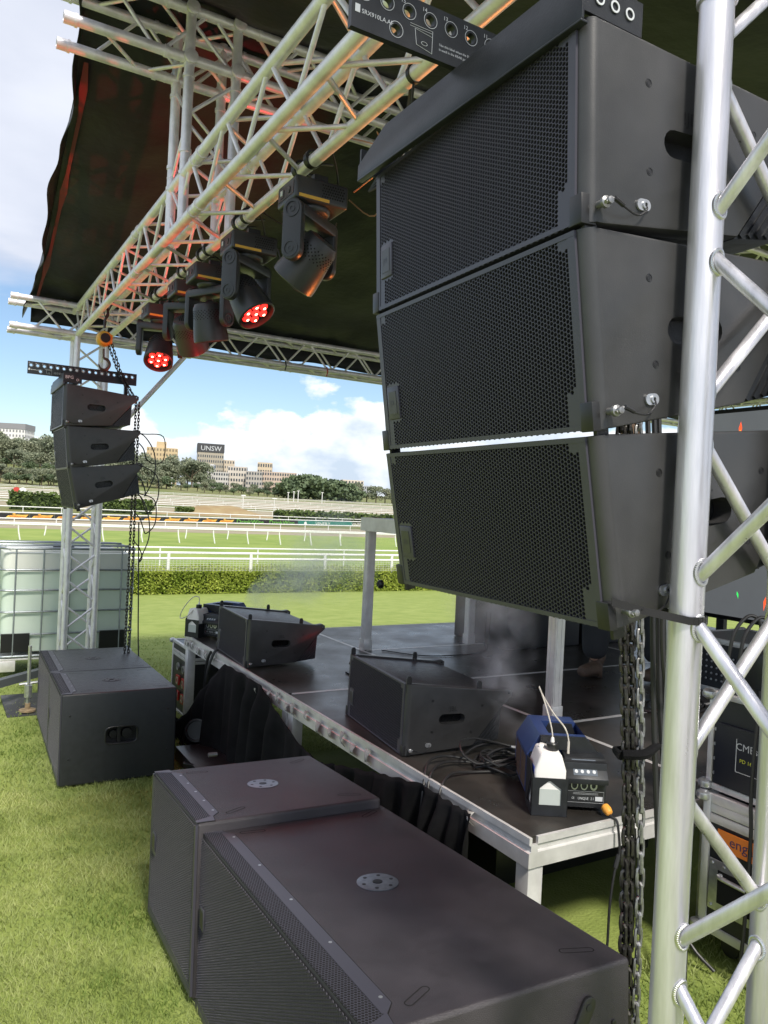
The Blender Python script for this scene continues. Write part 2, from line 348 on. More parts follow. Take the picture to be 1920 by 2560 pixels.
def farhedge(pl,pr,y,h,lab,z=None):
    a=ony((pl,1280),y)[0]; b=ony((pr,1280),y)[0]; zz=G(a,y) if z is None else z
    t=thing('hedge',lab,'hedge',((a+b)/2,y,zz),'trimmed hedges out on the racecourse')
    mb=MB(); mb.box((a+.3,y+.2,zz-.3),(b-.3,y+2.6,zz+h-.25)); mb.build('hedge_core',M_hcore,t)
    n=int((b-a)*26)+400; P=np.c_[rng.uniform(a,b,n),y+rng.uniform(0,3,n)*rng.uniform(0,1,n),zz+h*rng.uniform(0,1,n)**.6+rng.normal(size=n)*.06]
    V,F=leaves(P,np.tile((0,-1,.6),(n,1)),.34,.7); mb=MB(); mb.add(V,F); mb.build('foliage',M_hedge2,t,smooth=False)
farhedge(20,168,134,2.9,'long dark trimmed hedge on the infield left of the far lighting tower'); farhedge(255,385,134,2.4,'trimmed dark hedge on the infield just right of the hanging far speakers')
farhedge(694,1000,118,1.9,'long dark trimmed hedge behind the sponsor boards toward the right'); farhedge(443,487,142,1.3,'short dark shrub row left of the brown mound')
mb=MB(); c=ony((545,1280),146); mb.grid(lambda u,v:(c[0]-17+34*u,c[1]-9+18*v,-1.65+2.2*math.exp(-(((u-.5)*4.2)**2+((v-.5)*4)**2))*(1+.1*math.sin(u*23))),26,12)
struct(mb,'mound',mat('reddish earth',(.26,.18,.09),.95,col2=(.32,.25,.13),vs=.4),angle=180)
# ------------------------------------------------------------ racecourse rails
def rail(name,lab,y,top,px0,px1,bars,post_dx,r=.03,pr=.03,curve=0,phase=0,base=None,group='white running rails',parts=True):
    a=ony((px0,1280),y)[0]; b=ony((px1,1280),y)[0]; g=G((a+b)/2,y) if base is None else base
    t=thing(name,lab,'fence',((a+b)/2,y,g),group); mb=MB()
    for dz in bars: mb.tube((a,y,top-dz),(b,y,top-dz),r,8)
    xs=[];x=a+phase
    while x<b: xs.append(x); x+=post_dx
    def post(mb,x):
        if curve: mb.path([(x,y,top),(x,y+.02,top-.12),(x+curve*.2,y-.02,(top+g)/2),(x+curve,y-.05,g-.05)],pr,6)
        else: mb.tube((x,y+.0,g-.1),(x,y,top+r*.5),pr,6)
    if parts and len(xs)<=100:
        mb.build('rail',M_white,t)
        for x in xs: q=MB(); post(q,x); q.build('post',M_white,t)
    else:
        for x in xs: post(mb,x)
        mb.build('rail',M_white,t)
    return t
def slant(t,x0,k):
    for o in [t]+list(t.children_recursive):
        if o.type=='MESH':
            for v in o.data.vertices: v.co.y+=(v.co.x+t['_o'][0]-x0)*k
rail('rail_fence','near white two bar fence running just in front of the yellow green hedge',20.72,.10,-200,1250,(0,.155),2.33,.034,.045,0,1.1,group='white fences')
rail('running_rail','single white rail seen just above the near hedge',30,-.37,-200,1300,(0,),4.0,.035,.03,0,base=-1.5)
rail('running_rail','white running rail with curved posts nearest the turf strip',54,-.60,-200,1400,(0,),2.55,.05,.045,.13,.3)
rail('running_rail','second white running rail with curved posts, just behind the nearest one',60,-.74,-200,1400,(0,),3.4,.05,.045,-.10,1)
slant(rail('running_rail','white rail along the sand track in front of the sponsor boards',75.3,-.98,-200,1400,(0,),3.6,.06,.05,0),5,.28)
slant(rail('running_rail','white rail fixed on top of the sponsor boards',89.4,-.84,-200,1500,(0,),4.5,.07,.05,0),5.9,.30)
for i,(y,tz,dx,lab) in enumerate([(118,-.75,5,'low white rail behind the sponsor boards near the brown mound'),(152,-.45,6,'white rail in front of the first pale training track'),(180,.15,6,'white rail behind the first pale training track'),(196,.5,7,'white rail in front of the outer pale track'),(228,1.2,8,'white rail behind the outer pale track'),(264,2.0,9,'thin white rail below the far trees'),(322,3.3,10,'farthest thin white rail at the foot of the trees')]):
    rail('running_rail',lab,y,tz,-150,1250,(0,.45) if i>1 else (0,),dx,.07,.06,0,i*.7,parts=False,base=G(60,y))
# mesh panel between near fence and hedge
mb=MB()
for k in range(5): mb.tube((3,20.3,-.09-.06*k),(14,20.3,-.09-.06*k),.004,4)
for k in range(120): mb.tube((3+k*.092,20.3,-.36),(3+k*.092,20.3,-.05),.004,4)
solo(mb,'wire_mesh',mat('pale wire',(.5,.5,.48),.6),'fine pale wire mesh strip between the white fence and the hedge','mesh panel')
# sponsor boards
M_ban=mat('black banner vinyl',(.020,.020,.022),.5,var=.2,vs=2); M_bgreen=mat('banner lettering green',(.16,.48,.07),.5); M_byel=mat('banner gold',(.78,.52,.10),.5,col2=(.70,.34,.06),vs=1.6); M_bteal=mat('teal banner',(.02,.17,.13),.5)
def banner():
    y=89
    def seg(x0,x1,m,lab,fn):
        a=ony((x0,1280),y)[0]; b=ony((x1,1280),y)[0]
        t=thing('banner',lab,'banner',((a+b)/2,y,-1.6),'sponsor boards along the track rail'); mb=MB(); mb.box((a+.02,y,-1.58),(b-.02,y+.08,-.92)); mb.build('board',m,t); fn(t,a,b); slant(t,5.9,.30)
    names=['first','second','third','fourth','fifth','sixth','seventh','eighth','ninth','tenth','eleventh']
    cs=[44,110,174,236,294,350,408,465,519,572,622]
    for i,cx in enumerate(cs):
        x0=(cs[i-1]+cx)/2 if i else 0-10; x1=(cs[i+1]+cx)/2 if i<10 else 646
        def fn(t,a,b,cx=cx):
            X=ony((cx,1280),y)[0]; mb=MB(); mb.prism([(-1.25,-.18),(-.7,-.33),(.3,-.28),(1.0,-.12),(1.3,.28),(.6,.22),(.0,.25),(-.5,.16),(-1.0,.12)],(X,y-.02,-1.24),(.88,0,0),(0,0,.8),(0,.02,0)); mb.prism([(-.16,.24),(.16,.24),(.12,.40),(-.12,.40)],(X-.3,y-.02,-1.24),(1,0,0),(0,0,.8),(0,.02,0)); e=mb.build('emblem',M_byel,t)
            mb=MB(); mb.text('Schweppes',.34,(X,y-.025,-1.33),(1,0,0),(0,0,1)); mb.build('lettering',mat_red,e)
        seg(x0,x1,M_ban,'black board with a gold oval emblem, %s from the left along the track'%names[i],fn)
    for i,(x0,x1) in enumerate(((646,742),(742,838))):
        def fn(t,a,b): mb=MB(); mb.text('DrinkWise.',.80,((a+b)/2,y-.02,-1.50),(1.22,0,0),(0,0,1)); mb.build('lettering',M_bgreen,t)
        seg(x0,x1,M_ban,['black board with bright green lettering, left one of the two','black board with bright green lettering, beside the teal board'][i],fn)
    def fn(t,a,b):
        mb=MB(); mb.text('VINERY',.66,(a+4.6,y-.02,-1.49),(1.3,0,0),(0,0,1)); mb.text('VINERY',.66,(a+11.5,y-.02,-1.49),(1.15,0,0),(0,0,1)); mb.build('lettering',M_white,t)
        mb=MB(); mb.lathe((a+1.35,y,-1.25),(0,-1,0),[(.24,0),(.24,.02)],16); e=mb.build('emblem',M_white,t)
    seg(838,1010,M_bteal,'teal board with white lettering at the right end of the row',fn)
mat_red=mat('red lettering',(.45,.03,.02),.5)
banner()
# ------------------------------------------------------------ trees
M_bark=mat('bark',(.12,.09,.06),.9,var=.3,vs=3)
LM=[leafmat('eucalypt foliage',(.15,.18,.12),(.30,.325,.22),.25,.2),leafmat('fig foliage',(.09,.13,.075),(.17,.22,.115),.25,.15),leafmat('olive foliage',(.18,.205,.13),(.31,.325,.22),.25,.2)]  # distance haze is mixed into these foliage colours
def tree_proto(k,hh,wd,m,lobes=9,trunk=.25):
    t=thing('tree','x','tree',(0,0,0)); mb=MB(); mb.path([(0,0,-.5),(.2,.1,hh*.3),(0,.2,hh*.6),(.3,0,hh*.85)],[.45,.35,.22,.08],7)
    for j in range(5):
        a=j*1.3; mb.path([(0,.1,hh*(.25+.08*j)),(math.cos(a)*wd*.2,math.sin(a)*wd*.2,hh*(.42+.07*j)),(math.cos(a)*wd*.36,math.sin(a)*wd*.36,hh*(.55+.07*j))],[.2,.13,.05],6)
    mb.build('trunk',M_bark,t,local=True)
    P=[];N=[]
    for j in range(lobes):
        a=rng.uniform(0,6.28); r=wd*.5*rng.uniform(.15,.68); c=np.array([math.cos(a)*r,math.sin(a)*r,hh*rng.uniform(trunk+.12,.82)*(1-.22*(r/(wd*.5))**2)]); R=np.array([wd*.25,wd*.25,hh*.19])*rng.uniform(.7,1.15)
        n=int(150*rng.uniform(.8,1.2)); d=rng.normal(size=(n,3)); d/=np.linalg.norm(d,axis=1)[:,None]; d[:,2]=abs(d[:,2])*np.where(rng.uniform(size=n)<.75,1,-1)
        P.append(c+d*R*rng.uniform(.55,1.08,n)[:,None]); N.append(d)
    V,F=leaves(np.concatenate(P),np.concatenate(N),max(.45,wd*.042),.75); mb=MB(); mb.add(V,F); mb.build('crown',m,t,smooth=False,local=True); return t
protos=[tree_proto(0,13,13,LM[0]),tree_proto(1,11,11,LM[2]),tree_proto(2,15,12,LM[0],11,.2),tree_proto(3,13,24,LM[1],16,.12),tree_proto(4,9,10,LM[1],8,.15)]
used=[False]*5
def tree(k,px,py,D,s,lab,grp):
    p=atd((px,py),D); z=G(p[0],p[1]); o=protos[k] if not used[k] else copytree(protos[k]); used[k]=True
    o.location=(p[0],p[1],z-.3); o.rotation_euler=(0,0,random.uniform(0,6.28)); o.scale=(s,s,s*random.uniform(.9,1.1)); o['_o']=[0,0,0]; tag(o,lab,'tree',grp)
kinds=['grey green gum tree','olive green bushy tree','tall grey green gum tree','broad dark green fig tree','small dark rounded tree']
def row(n,x0,x1,D0,D1,s0,s1,ks,where,grp):
    for i in range(n):
        px=x0+(x1-x0)*(i+.5)/n+random.uniform(-8,8); k=ks[i%len(ks)]; tree(k,px,1250,random.uniform(D0,D1),random.uniform(s0,s1),kinds[k]+' '+where,grp)
row(30,-40,330,325,345,.5,.72,(4,1,4,0),'low at the very foot of the left hill','low trees at the very foot of the left hill')
row(24,-40,420,405,425,.8,1.05,(0,1,4),'in the front row of the far left treeline','trees at the foot of the left hill')
row(22,-40,400,445,475,1.05,1.35,(0,2,1),'in the middle of the wooded left hill','trees on the wooded left hill')
row(18,-30,330,505,540,1.3,1.6,(0,2),'on the crest of the left hill','trees on the crest of the left hill')
row(16,330,510,480,540,1.1,1.4,(0,1,2),'on the slope below the dark topped tower','trees on the middle slope')
row(16,375,700,400,430,.42,.62,(1,4,4),'low at the foot of the mid rise blocks','low trees before the mid rise blocks')
row(12,500,700,445,470,.5,.68,(4,0,4),'in front of the mid rise blocks','trees in front of the mid rise blocks')
for i,(px,s) in enumerate(((725,.95),(762,1.15),(806,1.1),(842,.95),(868,.8))): tree(3,px,1250,425+i*4,s,'broad dark green fig tree in the large clump at right','large fig trees at right')
row(6,880,1010,440,470,.8,1.1,(1,4,0),'at the right end of the treeline','trees at the right end of the treeline')
# ------------------------------------------------------------ buildings
M_glass=mat('dark window glass',(.05,.06,.07),.2,spec=.8)
def bld(name,lab,px0,px1,ytop,D,col,depth,floors,nwin,ang=0,top=None,base=-2,sub=(),winf=.55,winc=None,cat='building',cap=None,grp=None):
    a=atd((px0,1250),D); b=atd((px1,1250),D); X=nrm((b-a)*[1,1,0]); X=np.array([X[0]*math.cos(ang)-X[1]*math.sin(ang),X[0]*math.sin(ang)+X[1]*math.cos(ang),0]); Y=np.array([-X[1],X[0],0]); w=np.linalg.norm((b-a)[:2])
    zt=atd(((px0+px1)/2,ytop),D)[2]; o=np.array([a[0],a[1],base]); H=zt-base
    t=thing(name,lab,cat,o,grp); m=mat(name+' wall',col,.8,var=.06,vs=.05); mb=MB()
    mb.prism([(0,0),(w,0),(w,depth),(0,depth)],o,X,Y,(0,0,H)); mb.build('wall',m,t)
    gm=winc or M_glass; fh=H/floors
    for f in range(1,floors):
        z=o[2]+f*fh+fh*.28
        mb=MB()
        for i in range(nwin):
            c=w*(i+.5)/nwin; hw=w/nwin*winf/2
            mb.prism([(c-hw,-.12),(c+hw,-.12),(c+hw,.1),(c-hw,.1)],o+[0,0,z-o[2]],X,Y,(0,0,fh*.5))
        nd=max(2,int(nwin*depth/w))
        for i in range(nd):
            c=depth*(i+.5)/nd; hw=depth/nd*winf/2
            for s,q in((0,-.12),(w,.12)): mb.prism([(s-.1 if s else s-.12,c-hw),(s+.12 if s else s+.1,c-hw),(s+.12 if s else s+.1,c+hw),(s-.1 if s else s-.12,c+hw)],o+[0,0,z-o[2]],X,Y,(0,0,fh*.5))
        mb.build('window_row',gm,t)
    if cap:
        ch,cc=cap; mb=MB(); mb.prism([(-.4,-.4),(w+.4,-.4),(w+.4,depth+.4),(-.4,depth+.4)],o+[0,0,H-ch],X,Y,(0,0,ch+.6)); mb.build('parapet',mat(name+' cap',cc,.7),t)
    for (u0,u1,h2) in sub: mb=MB(); mb.prism([(w*u0,depth*.2),(w*u1,depth*.2),(w*u1,depth*.7),(w*u0,depth*.7)],o+[0,0,H],X,Y,(0,0,h2)); mb.build('plant_room',m,t)
    return t,o,X,Y,w,H
t,o,X,Y,w,H=bld('office_tower','beige tower block with a dark lettered crown on the skyline',489,553,1110,720,(.36,.32,.26),17,12,12,.28,cap=(7.5,(.05,.05,.055)),winf=.5)
mb=MB(); mb.text('UNSW',6.4,o+X*w/2-Y*.6+np.array([0,0,H-6.0]),X,(0,0,1)); mb.build('lettering',M_print,t); mb=MB(); mb.text('UNSW',5.6,o+X*(w+.6)+Y*8.5+np.array([0,0,H-6.0]),Y,(0,0,1)); mb.build('lettering',M_print,t)
bld('annex_tower','narrow beige annex attached right of the dark topped tower',556,582,1150,725,(.50,.42,.33),10,9,4,.28,winf=.4)
bld('tan_tower','broad tan tower block standing left of the dark topped tower',361,436,1118,760,(.52,.40,.24),16,11,10,.25,sub=((.3,.62,6),),winf=.5,winc=mat('tan window',(.22,.17,.11),.5))
t,o,X,Y,w,H=bld('white_tower','white tower with a staggered facade pattern at the left edge',-60,52,1058,640,(.74,.73,.70),20,15,14,.05,cap=(4,(.25,.25,.26)),winf=.45,winc=mat('facade recess grey',(.22,.22,.23),.6))
for i,(p0,p1,yt,D,c,ang,lab) in enumerate([(491,515,1168,560,(.42,.41,.40),.1,'grey and white mid rise block at the left end of the row'),(514,530,1160,565,(.62,.61,.60),.1,'narrow white stair tower in the mid rise row'),(530,567,1180,560,(.50,.48,.46),.1,'low pale mid rise block with close columns'),(566,612,1166,570,(.55,.50,.44),.1,'cream mid rise block with balconies in the middle of the row'),(612,652,1178,565,(.40,.37,.34),.1,'brown grey mid rise block with dark windows'),(640,676,1156,600,(.58,.48,.34),.12,'cream stepped block rising behind the mid rise row'),(652,738,1180,575,(.50,.40,.33),.15,'long brown patterned mid rise block at the right of the row')]):
    bld('mid_rise_block',lab,p0,p1,yt,D,c,11,7,max(4,(p1-p0)//6),ang,winf=.55,grp='mid rise blocks in front of the tower')
for p0,p1,yt,c,lab in [(822,856,1205,(.62,.60,.57),'pale apartment block left of the pair above the fig trees'),(852,908,1200,(.60,.52,.44),'pinkish apartment block above the fig trees'),(905,940,1215,(.35,.36,.38),'grey apartment block at the right end of the skyline')]: bld('apartment_block',lab,p0,p1,yt,760,c,12,6,7,.2,grp='apartment blocks at the right end of the skyline')
bld('brick_block','low brown block under the white tower at the left edge',-30,30,1118,600,(.30,.24,.20),12,6,8,.0); bld('roof_block','grey flat block peeping over the wooded left hill',74,104,1112,640,(.30,.31,.33),12,6,4,0)
bld('peach_block','small peach block beside the hanging far speakers',136,160,1126,700,(.55,.42,.34),10,6,3,0)
# poles and signs
for px,D,yt,lab in [(427,430,1195,'tall pale pole left of the hill houses'),(720,330,1232,'pale lamp pole before the fig trees'),(734,330,1230,'second pale lamp pole before the fig trees'),(745,330,1228,'third pale lamp pole before the fig trees'),(805,330,1232,'pale lamp pole at the right of the fig trees'),(608,170,1240,'white timing pole beside the track'),(686,150,1248,'thin white pole on the infield')]:
    p=atd((px,1250),D); zt=atd((px,yt),D)[2]; mb=MB(); mb.tube((p[0],p[1],G(p[0],p[1])-.2),(p[0],p[1],zt),.16*D/330,6); mb.box((p[0]-.5,p[1]-.15,zt),(p[0]+.5,p[1]+.15,zt+.25)); solo(mb,'pole',M_white,lab,'pole')
M_red=mat('red sign face',(.5,.05,.04),.5)
for px,lab,m in [(40,'round red and white sign on a post by the far track',M_red),(56,'round white sign on a post by the far track',M_white)]:
    p=atd((px,1250),170); t=thing('track_sign',lab,'sign',(p[0],p[1],G(*p[:2]))); mb=MB(); mb.tube((p[0],p[1],-1.6),(p[0],p[1],1.8),.07,6); mb.build('post',M_white,t); mb=MB(); mb.lathe((p[0],p[1]-.05,1.4),(0,-1,0),[(.75,0),(.75,.08)],16); mb.build('sign_face',m,t)
# ------------------------------------------------------------ trusses
A_=.24
def truss(name,label,cat,p,q,u,v,M_alu=None,pitch=.5,ph=(0,0,0,0),faces=(0,1,2,3),r=.025,br=.0095,welds=False,ends=(0,0),group=None,a=A_,couplers=()):
    """box truss from p to q (corner chord), u and v = unit directions of the section"""
    M_alu=M_alu or globals()['M_alu']; p,q,u,v=[np.array(k,float) for k in(p,q,u,v)]; d=q-p; L=np.linalg.norm(d); d/=L
    t=thing(name,label,cat,p,group); cor=[p,p+u*a,p+u*a+v*a,p+v*a]
    for k,c in enumerate(cor):
        mb=MB(); mb.tube(c,c+d*L,r,18)
        for s in couplers:
            for e in (-.055,.055): mb.ring(c+d*(s+e-.009),d,r*.9,r+.0045,.018,18)
            mb.ring(c+d*(s-.004),d,r*.9,r+.0015,.008,18)
        if ends[0]: mb.ring(c-d*.05,d,r*.75,r+.003,.05,18); mb.ring(c-d*.002,d,r*.8,r+.006,.012,18)
        if ends[1]: mb.ring(c+d*L,d,r*.75,r+.003,.05,18)
        mb.build('chord',M_alu,t)
    for k in faces:
        c0,c1=cor[k],cor[(k+1)%4]; w=nrm(c1-c0); s=ph[k]; z=[];mb=MB(); wb=MB(); g=.030
        n0=int(-s/pitch*2)-2
        for i in range(n0,int(L/pitch*2)+3):
            x0=s+i*pitch/2; x1=x0+pitch/2
            if x0<-.02 or x1>L+.02: continue
            A,B=(c0,c1) if i%2==0 else (c1,c0); ww=w if i%2==0 else -w
            P0=A+d*(x0+g)+ww*r*.55; P1=B+d*(x1-g)-ww*r*.55
            mb.tube(P0,P1,br,12)
            if welds:
                for Q,e,sg in((A,x0+g,1),(B,x1-g,-1)):
                    dd=nrm(P1-P0)*sg; cc=Q+d*(e+sg*.0115)+ (ww if Q is A else -ww)*r; wd=(ww if Q is A else -ww)
                    ax=nrm(wd); uu=np.cross(ax,d)
                    for j in range(38):
                        an=2*math.pi*j/38; pt=cc+d*math.cos(an)*.0180+uu*math.sin(an)*.0125-ax*(r-math.sqrt(r*r-(.0125*math.sin(an))**2))+ax*.0012
                        wb.lathe(pt-ax*.003,ax,[(.0030,0),(.0031,.0035),(.0016,.0055)],7)
        mb.build('zigzag_bracing',M_alu,t)
        if welds and wb.v: build_each(wb,'weld_bead',M_weld,t,tol=.06)
    return t
X_,Y_,Z_=np.eye(3)
zb,zt_=2.955,3.195
# main lighting beam (parallel to the stage front)
truss('box_truss','long aluminium box truss beam with lights clamped along its underside','truss',(1.0,.54,zb),(1.0,7.30,zb),X_,Z_,ph=(.16,.16,.40,.16),couplers=(3.05,4.3),pitch=.5)
truss('box_truss','aluminium box truss beam across the far end of the stage under the canopy edge','truss',(.52,7.06,zb),(9.3,7.06,zb),Y_,Z_,ph=(.1,.1,.1,.13),ends=(1,0),couplers=(.42,2.5,4.5))
truss('box_truss','raised aluminium box truss carrying the canopy ridge, open tube ends at upper left','truss',(.47,3.83,3.765),(9.3,3.83,3.765),Y_,Z_,ph=(.1,.1,.1,.13),ends=(1,0),couplers=(.47,.83,2.5))
truss('box_truss','aluminium box truss beam along the near end of the canopy above the camera','truss',(.52,.54,zb),(9.3,.54,zb),Y_,Z_,ph=(.1,.1,.1,.13),ends=(1,0))
truss('box_truss','aluminium box truss beam on the far right side of the stage roof','truss',(9.0,.54,zb),(9.0,7.30,zb),X_,Z_)
# short riser of the ridge over the main beam
truss('truss_riser','short upright truss section joining the lighting beam to the ridge truss','truss',(1.0,3.83,2.955),(1.0,3.83,4.03),X_,Y_,ph=(.02,.27,.02,.27),couplers=(.30,.78))
truss('truss_tower','truss riser on the far right roof beam','truss',(9.0,3.83,2.955),(9.0,3.83,4.03),X_,Y_)
# upright towers
truss('truss_tower','slim aluminium truss tower at the far left corner of the stage roof','truss',(1.0,7.06,G(1,7)+.05),(1.0,7.06,2.955),X_,Y_,ph=(0,.27,0,.27),couplers=(2.0,),pitch=.46)
truss('truss_tower','near aluminium truss tower at the right edge with welded round tubes','truss',(.980,.765-.24,.02),(.980,.765-.24,3.2),X_,Y_,pitch=.54,ph=(.115,.115,.385,.385),welds=True,M_alu=M_alut,couplers=(2.42,),br=.0105)
truss('truss_tower','truss tower at the far right corner of the stage roof','truss',(9.0,7.06,-.1),(9.0,7.06,2.955),X_,Y_)
# round corner hubs on the riser
for x,n1 in((1.0,'left'),(1.24,'right')):
    for z,n2 in ((3.765,'lower'),(4.005,'upper')): mb=MB(); mb.lathe((x,3.83-.027,z),(0,-1,0),[(.034,0),(.034,.012),(.026,.016)],18); solo(mb,'hub_cap',M_alu,'%s %s round aluminium hub cap where the riser meets the ridge truss'%(n2,n1),'truss fitting','hub caps on the ridge truss')
# locking pin through the near tower coupler
mb=MB(); mb.tube((.935,.735,2.455),(1.03,.80,2.455),.006,10); mb.lathe((.935,.735,2.455),(-.8,-.55,0),[(.009,0),(.009,.014)],10); solo(mb,'coupler_pin',M_steel,'steel locking pin through the near tower coupler','pin')
# diagonal knee brace under far beam
t=thing('knee_brace','single grey diagonal brace tube between far tower and far beam','brace',(1.25,7.06,2.0)); mb=MB(); mb.tube((1.27,7.04,2.06),(1.93,7.04,2.90),.022,14); mb.build('tube',M_alu,t); mb=MB(); mb.obox((1.95,7.04,2.93),np.eye(3),(.03,.03,.05)); mb.build('clamp',M_alu2,t)
# tower base feet
t=thing('tower_base','black steel outrigger with screw jack at the foot of the far tower','tower base',(1.0,7.0,-.1)); mb=MB()
mb.obox((.66,6.75,.10),[nrm((.65,.62,0)),nrm((-.62,.65,0)),Z_],(.52,.03,.03)); mb.build('outrigger',mat('grey painted steel',(.12,.13,.14),.5,.4),t)
mb=MB(); mb.tube((.665,6.36,-.06),(.665,6.36,.42),.013,10); mb.build('screw_jack',M_steel,t)
mb=MB(); mb.lathe((.665,6.36,.03),(0,0,1),[(.028,0),(.028,.09)],8); mb.tube((.60,6.36,.13),(.73,6.36,.14),.010,8); mb.build('jack_nut',M_steel,t)
mb=MB(); mb.lathe((.665,6.36,-.075),(0,0,1),[(.06,0),(.06,.012),(.02,.02),(.02,.06)],12); mb.build('foot',mat('rusty foot',(.30,.22,.13),.8,.2,var=.3,vs=30),t)
mb=MB(); mb.box((.52,6.27,-.10),(.82,6.95,-.083)); solo(mb,'rubber_mat',mat('scuffed rubber mat',(.035,.036,.038),.6,col2=(.16,.16,.16),vs=9,ramp=(.5,.85)),'scuffed black rubber mat on the grass under the screw jack','mat',bevel=.003)
# ------------------------------------------------------------ canopy
def canopy():
    m=mat('black pvc canopy fabric',(.012,.013,.018),.5,0,var=.35,vs=1.2,bump=.5,bs=14,spec=.35,detail=8,stretch=(1,1,1))
    t=thing('roof_canopy','large black fabric canopy stretched over the truss roof with a wavy left edge','canopy',(4.5,3.9,3.3))
    def zr(y): return 4.06-abs(y-3.95)*(.80/3.35)
    def edge(y): return float(np.interp(y,[.5,2,3.95,4.4,4.82,5.5,6.5,7.35],[.50,.52,.53,.56,.60,.62,.645,.64]))
    mb=MB()
    def fn(u,v):
        y=.42+v*(7.46-.42); x0=edge(y); x=x0+(9.45-x0)*u**1.6
        sag=-.035*math.sin(min(1,abs(y-3.95)/3.4)*math.pi)*math.sin(min(1,u*3)*math.pi/2)
        wr=.010*math.sin(x*7+y*2.1)+.008*math.sin(y*9.3-x*3.1)+.005*math.sin(x*19+y*13)
        return (x,y,zr(y)+sag+wr+.012)
    mb.grid(fn,90,90); o=mb.build('roof_sheet',m,t,angle=180)
    s=o.modifiers.new('s','SOLIDIFY'); s.thickness=.003
    mb=MB()   # hem of the left edge hanging down
    def hem(u,v):
        y=.42+u*(7.46-.42); return (edge(y)+.004-.035*v+.02*math.sin(y*3.1)*v+.012*math.sin(y*11)*v,y,zr(y)+.01-(.11+.03*math.sin(y*4.3))*v)
    mb.grid(hem,120,5); h=mb.build('hem',m,t,angle=180); s=h.modifiers.new('s','SOLIDIFY'); s.thickness=.003
    mb=MB()
    for j in range(14):
        y0=4.45+j*.2; y1=y0+.2; e0,e1=edge(y0)+.045,edge(y1)+.045; w0=.011+.012*(j%5==1); w1=.011+.012*((j+1)%5==1)
        mb.add([(e0-w0,y0,zr(y0)-.03),(e0+w0,y0,zr(y0)-.03),(e1+w1,y1,zr(y1)-.03),(e1-w1,y1,zr(y1)-.03)],[(0,1,2,3)])
    mb.build('webbing_strap',mat('grey red webbing',(.16,.035,.04),.8),t)  # red lamp light on the strap is put into its colour
    mb=MB(); 
    def fl(u,v): x=.66+u*8.7; return (x,7.44+.01*math.sin(x*9),3.27-.20*v-.015*math.sin(x*5)*v)
    mb.grid(fl,70,3); e=mb.build('far_valance',m,t,angle=180); s=e.modifiers.new('s','SOLIDIFY'); s.thickness=.003
canopy()
for x,y,c in [(2.9,7.05,0),(3.35,7.05,1),(1.9,7.05,0),(4.2,7.05,0)]:
    mb=MB(); mb.path([(x,y-.03,2.98),(x+.005,y-.045,2.93),(x-.004,y-.04,2.885)],.006,6); solo(mb,'strap_end',(M_red if c else M_black),['black strap tail hanging under the far beam','red strap tail hanging under the far beam'][c],'strap','strap tails on the far beam' if not c else None)
CK=dict(pitch=.0245,r=.0045,w=.0150)
# ------------------------------------------------------------ chain builder
def chain_mb(mb,P,pitch=.021,r=.0035,w=.0115,n=6):
    P=[np.array(p,float) for p in P]; seg=[np.linalg.norm(P[i+1]-P[i]) for i in range(len(P)-1)]; T=sum(seg); s=0;k=0
    while s<T:
        a=s;i=0
        while i<len(seg)-1 and a>seg[i]: a-=seg[i];i+=1
        d=nrm(P[i+1]-P[i]); c=P[i]+d*a; u,v,_=basis(d); th=(k%2)*math.pi/2+.35+random.uniform(-.15,.15); e=u*math.cos(th)+v*math.sin(th)
        hl=pitch/2+r; ww=w-r; Q=[]
        for j in range(10):
            an=2*math.pi*j/10; cx=math.cos(an)*ww*.82; cy=math.sin(an); cyy=(hl-ww*.5)*np.sign(cy)*(abs(cy)>.3)+cy*ww*.9
            Q.append(c+e*cx+d*cyy*.92)
        mb.path(Q,r,n,closed=True); s+=pitch; k+=1
def hang(a,b,sag,n=10):
    a=np.array(a,float);b=np.array(b,float); return [a+(b-a)*t+np.array([0,0,-sag*4*t*(1-t)]) for t in np.linspace(0,1,n)]
mb=MB(); chain_mb(mb,[(1.396,1.385,2.85),(1.396,1.262,1.36),(1.398,1.225,.95),(1.402,1.205,.14)],**CK); solo(mb,'chain',M_chain,'left of the dark hoist chain falls hanging below the near speakers','chain')
mb=MB(); chain_mb(mb,[(1.412,1.375,2.85),(1.410,1.252,1.36),(1.411,1.222,.95),(1.413,1.195,.14)],**CK); solo(mb,'chain',M_chain,'middle dark hoist chain fall hanging below the near speakers','chain')
mb=MB(); chain_mb(mb,[(1.430,1.355,2.85),(1.424,1.235,1.36),(1.424,1.200,.8),(1.424,1.185,.14)],pitch=.034,r=.0040,w=.0135); solo(mb,'chain',M_chain2,'paler galvanised chain fall at the right of the dark chains','chain')
mb=MB(); mb.path([(1.37,1.22,1.065),(1.41,1.195,1.068),(1.455,1.20,1.078),(1.485,1.205,1.073)],[.011,.012,.009,.005],8); mb.path([(1.37,1.225,1.06),(1.39,1.26,1.06),(1.44,1.235,1.065)],.010,8); solo(mb,'cloth_tie',M_cloth,'black cloth tie knotted round the hoist chains','tie')
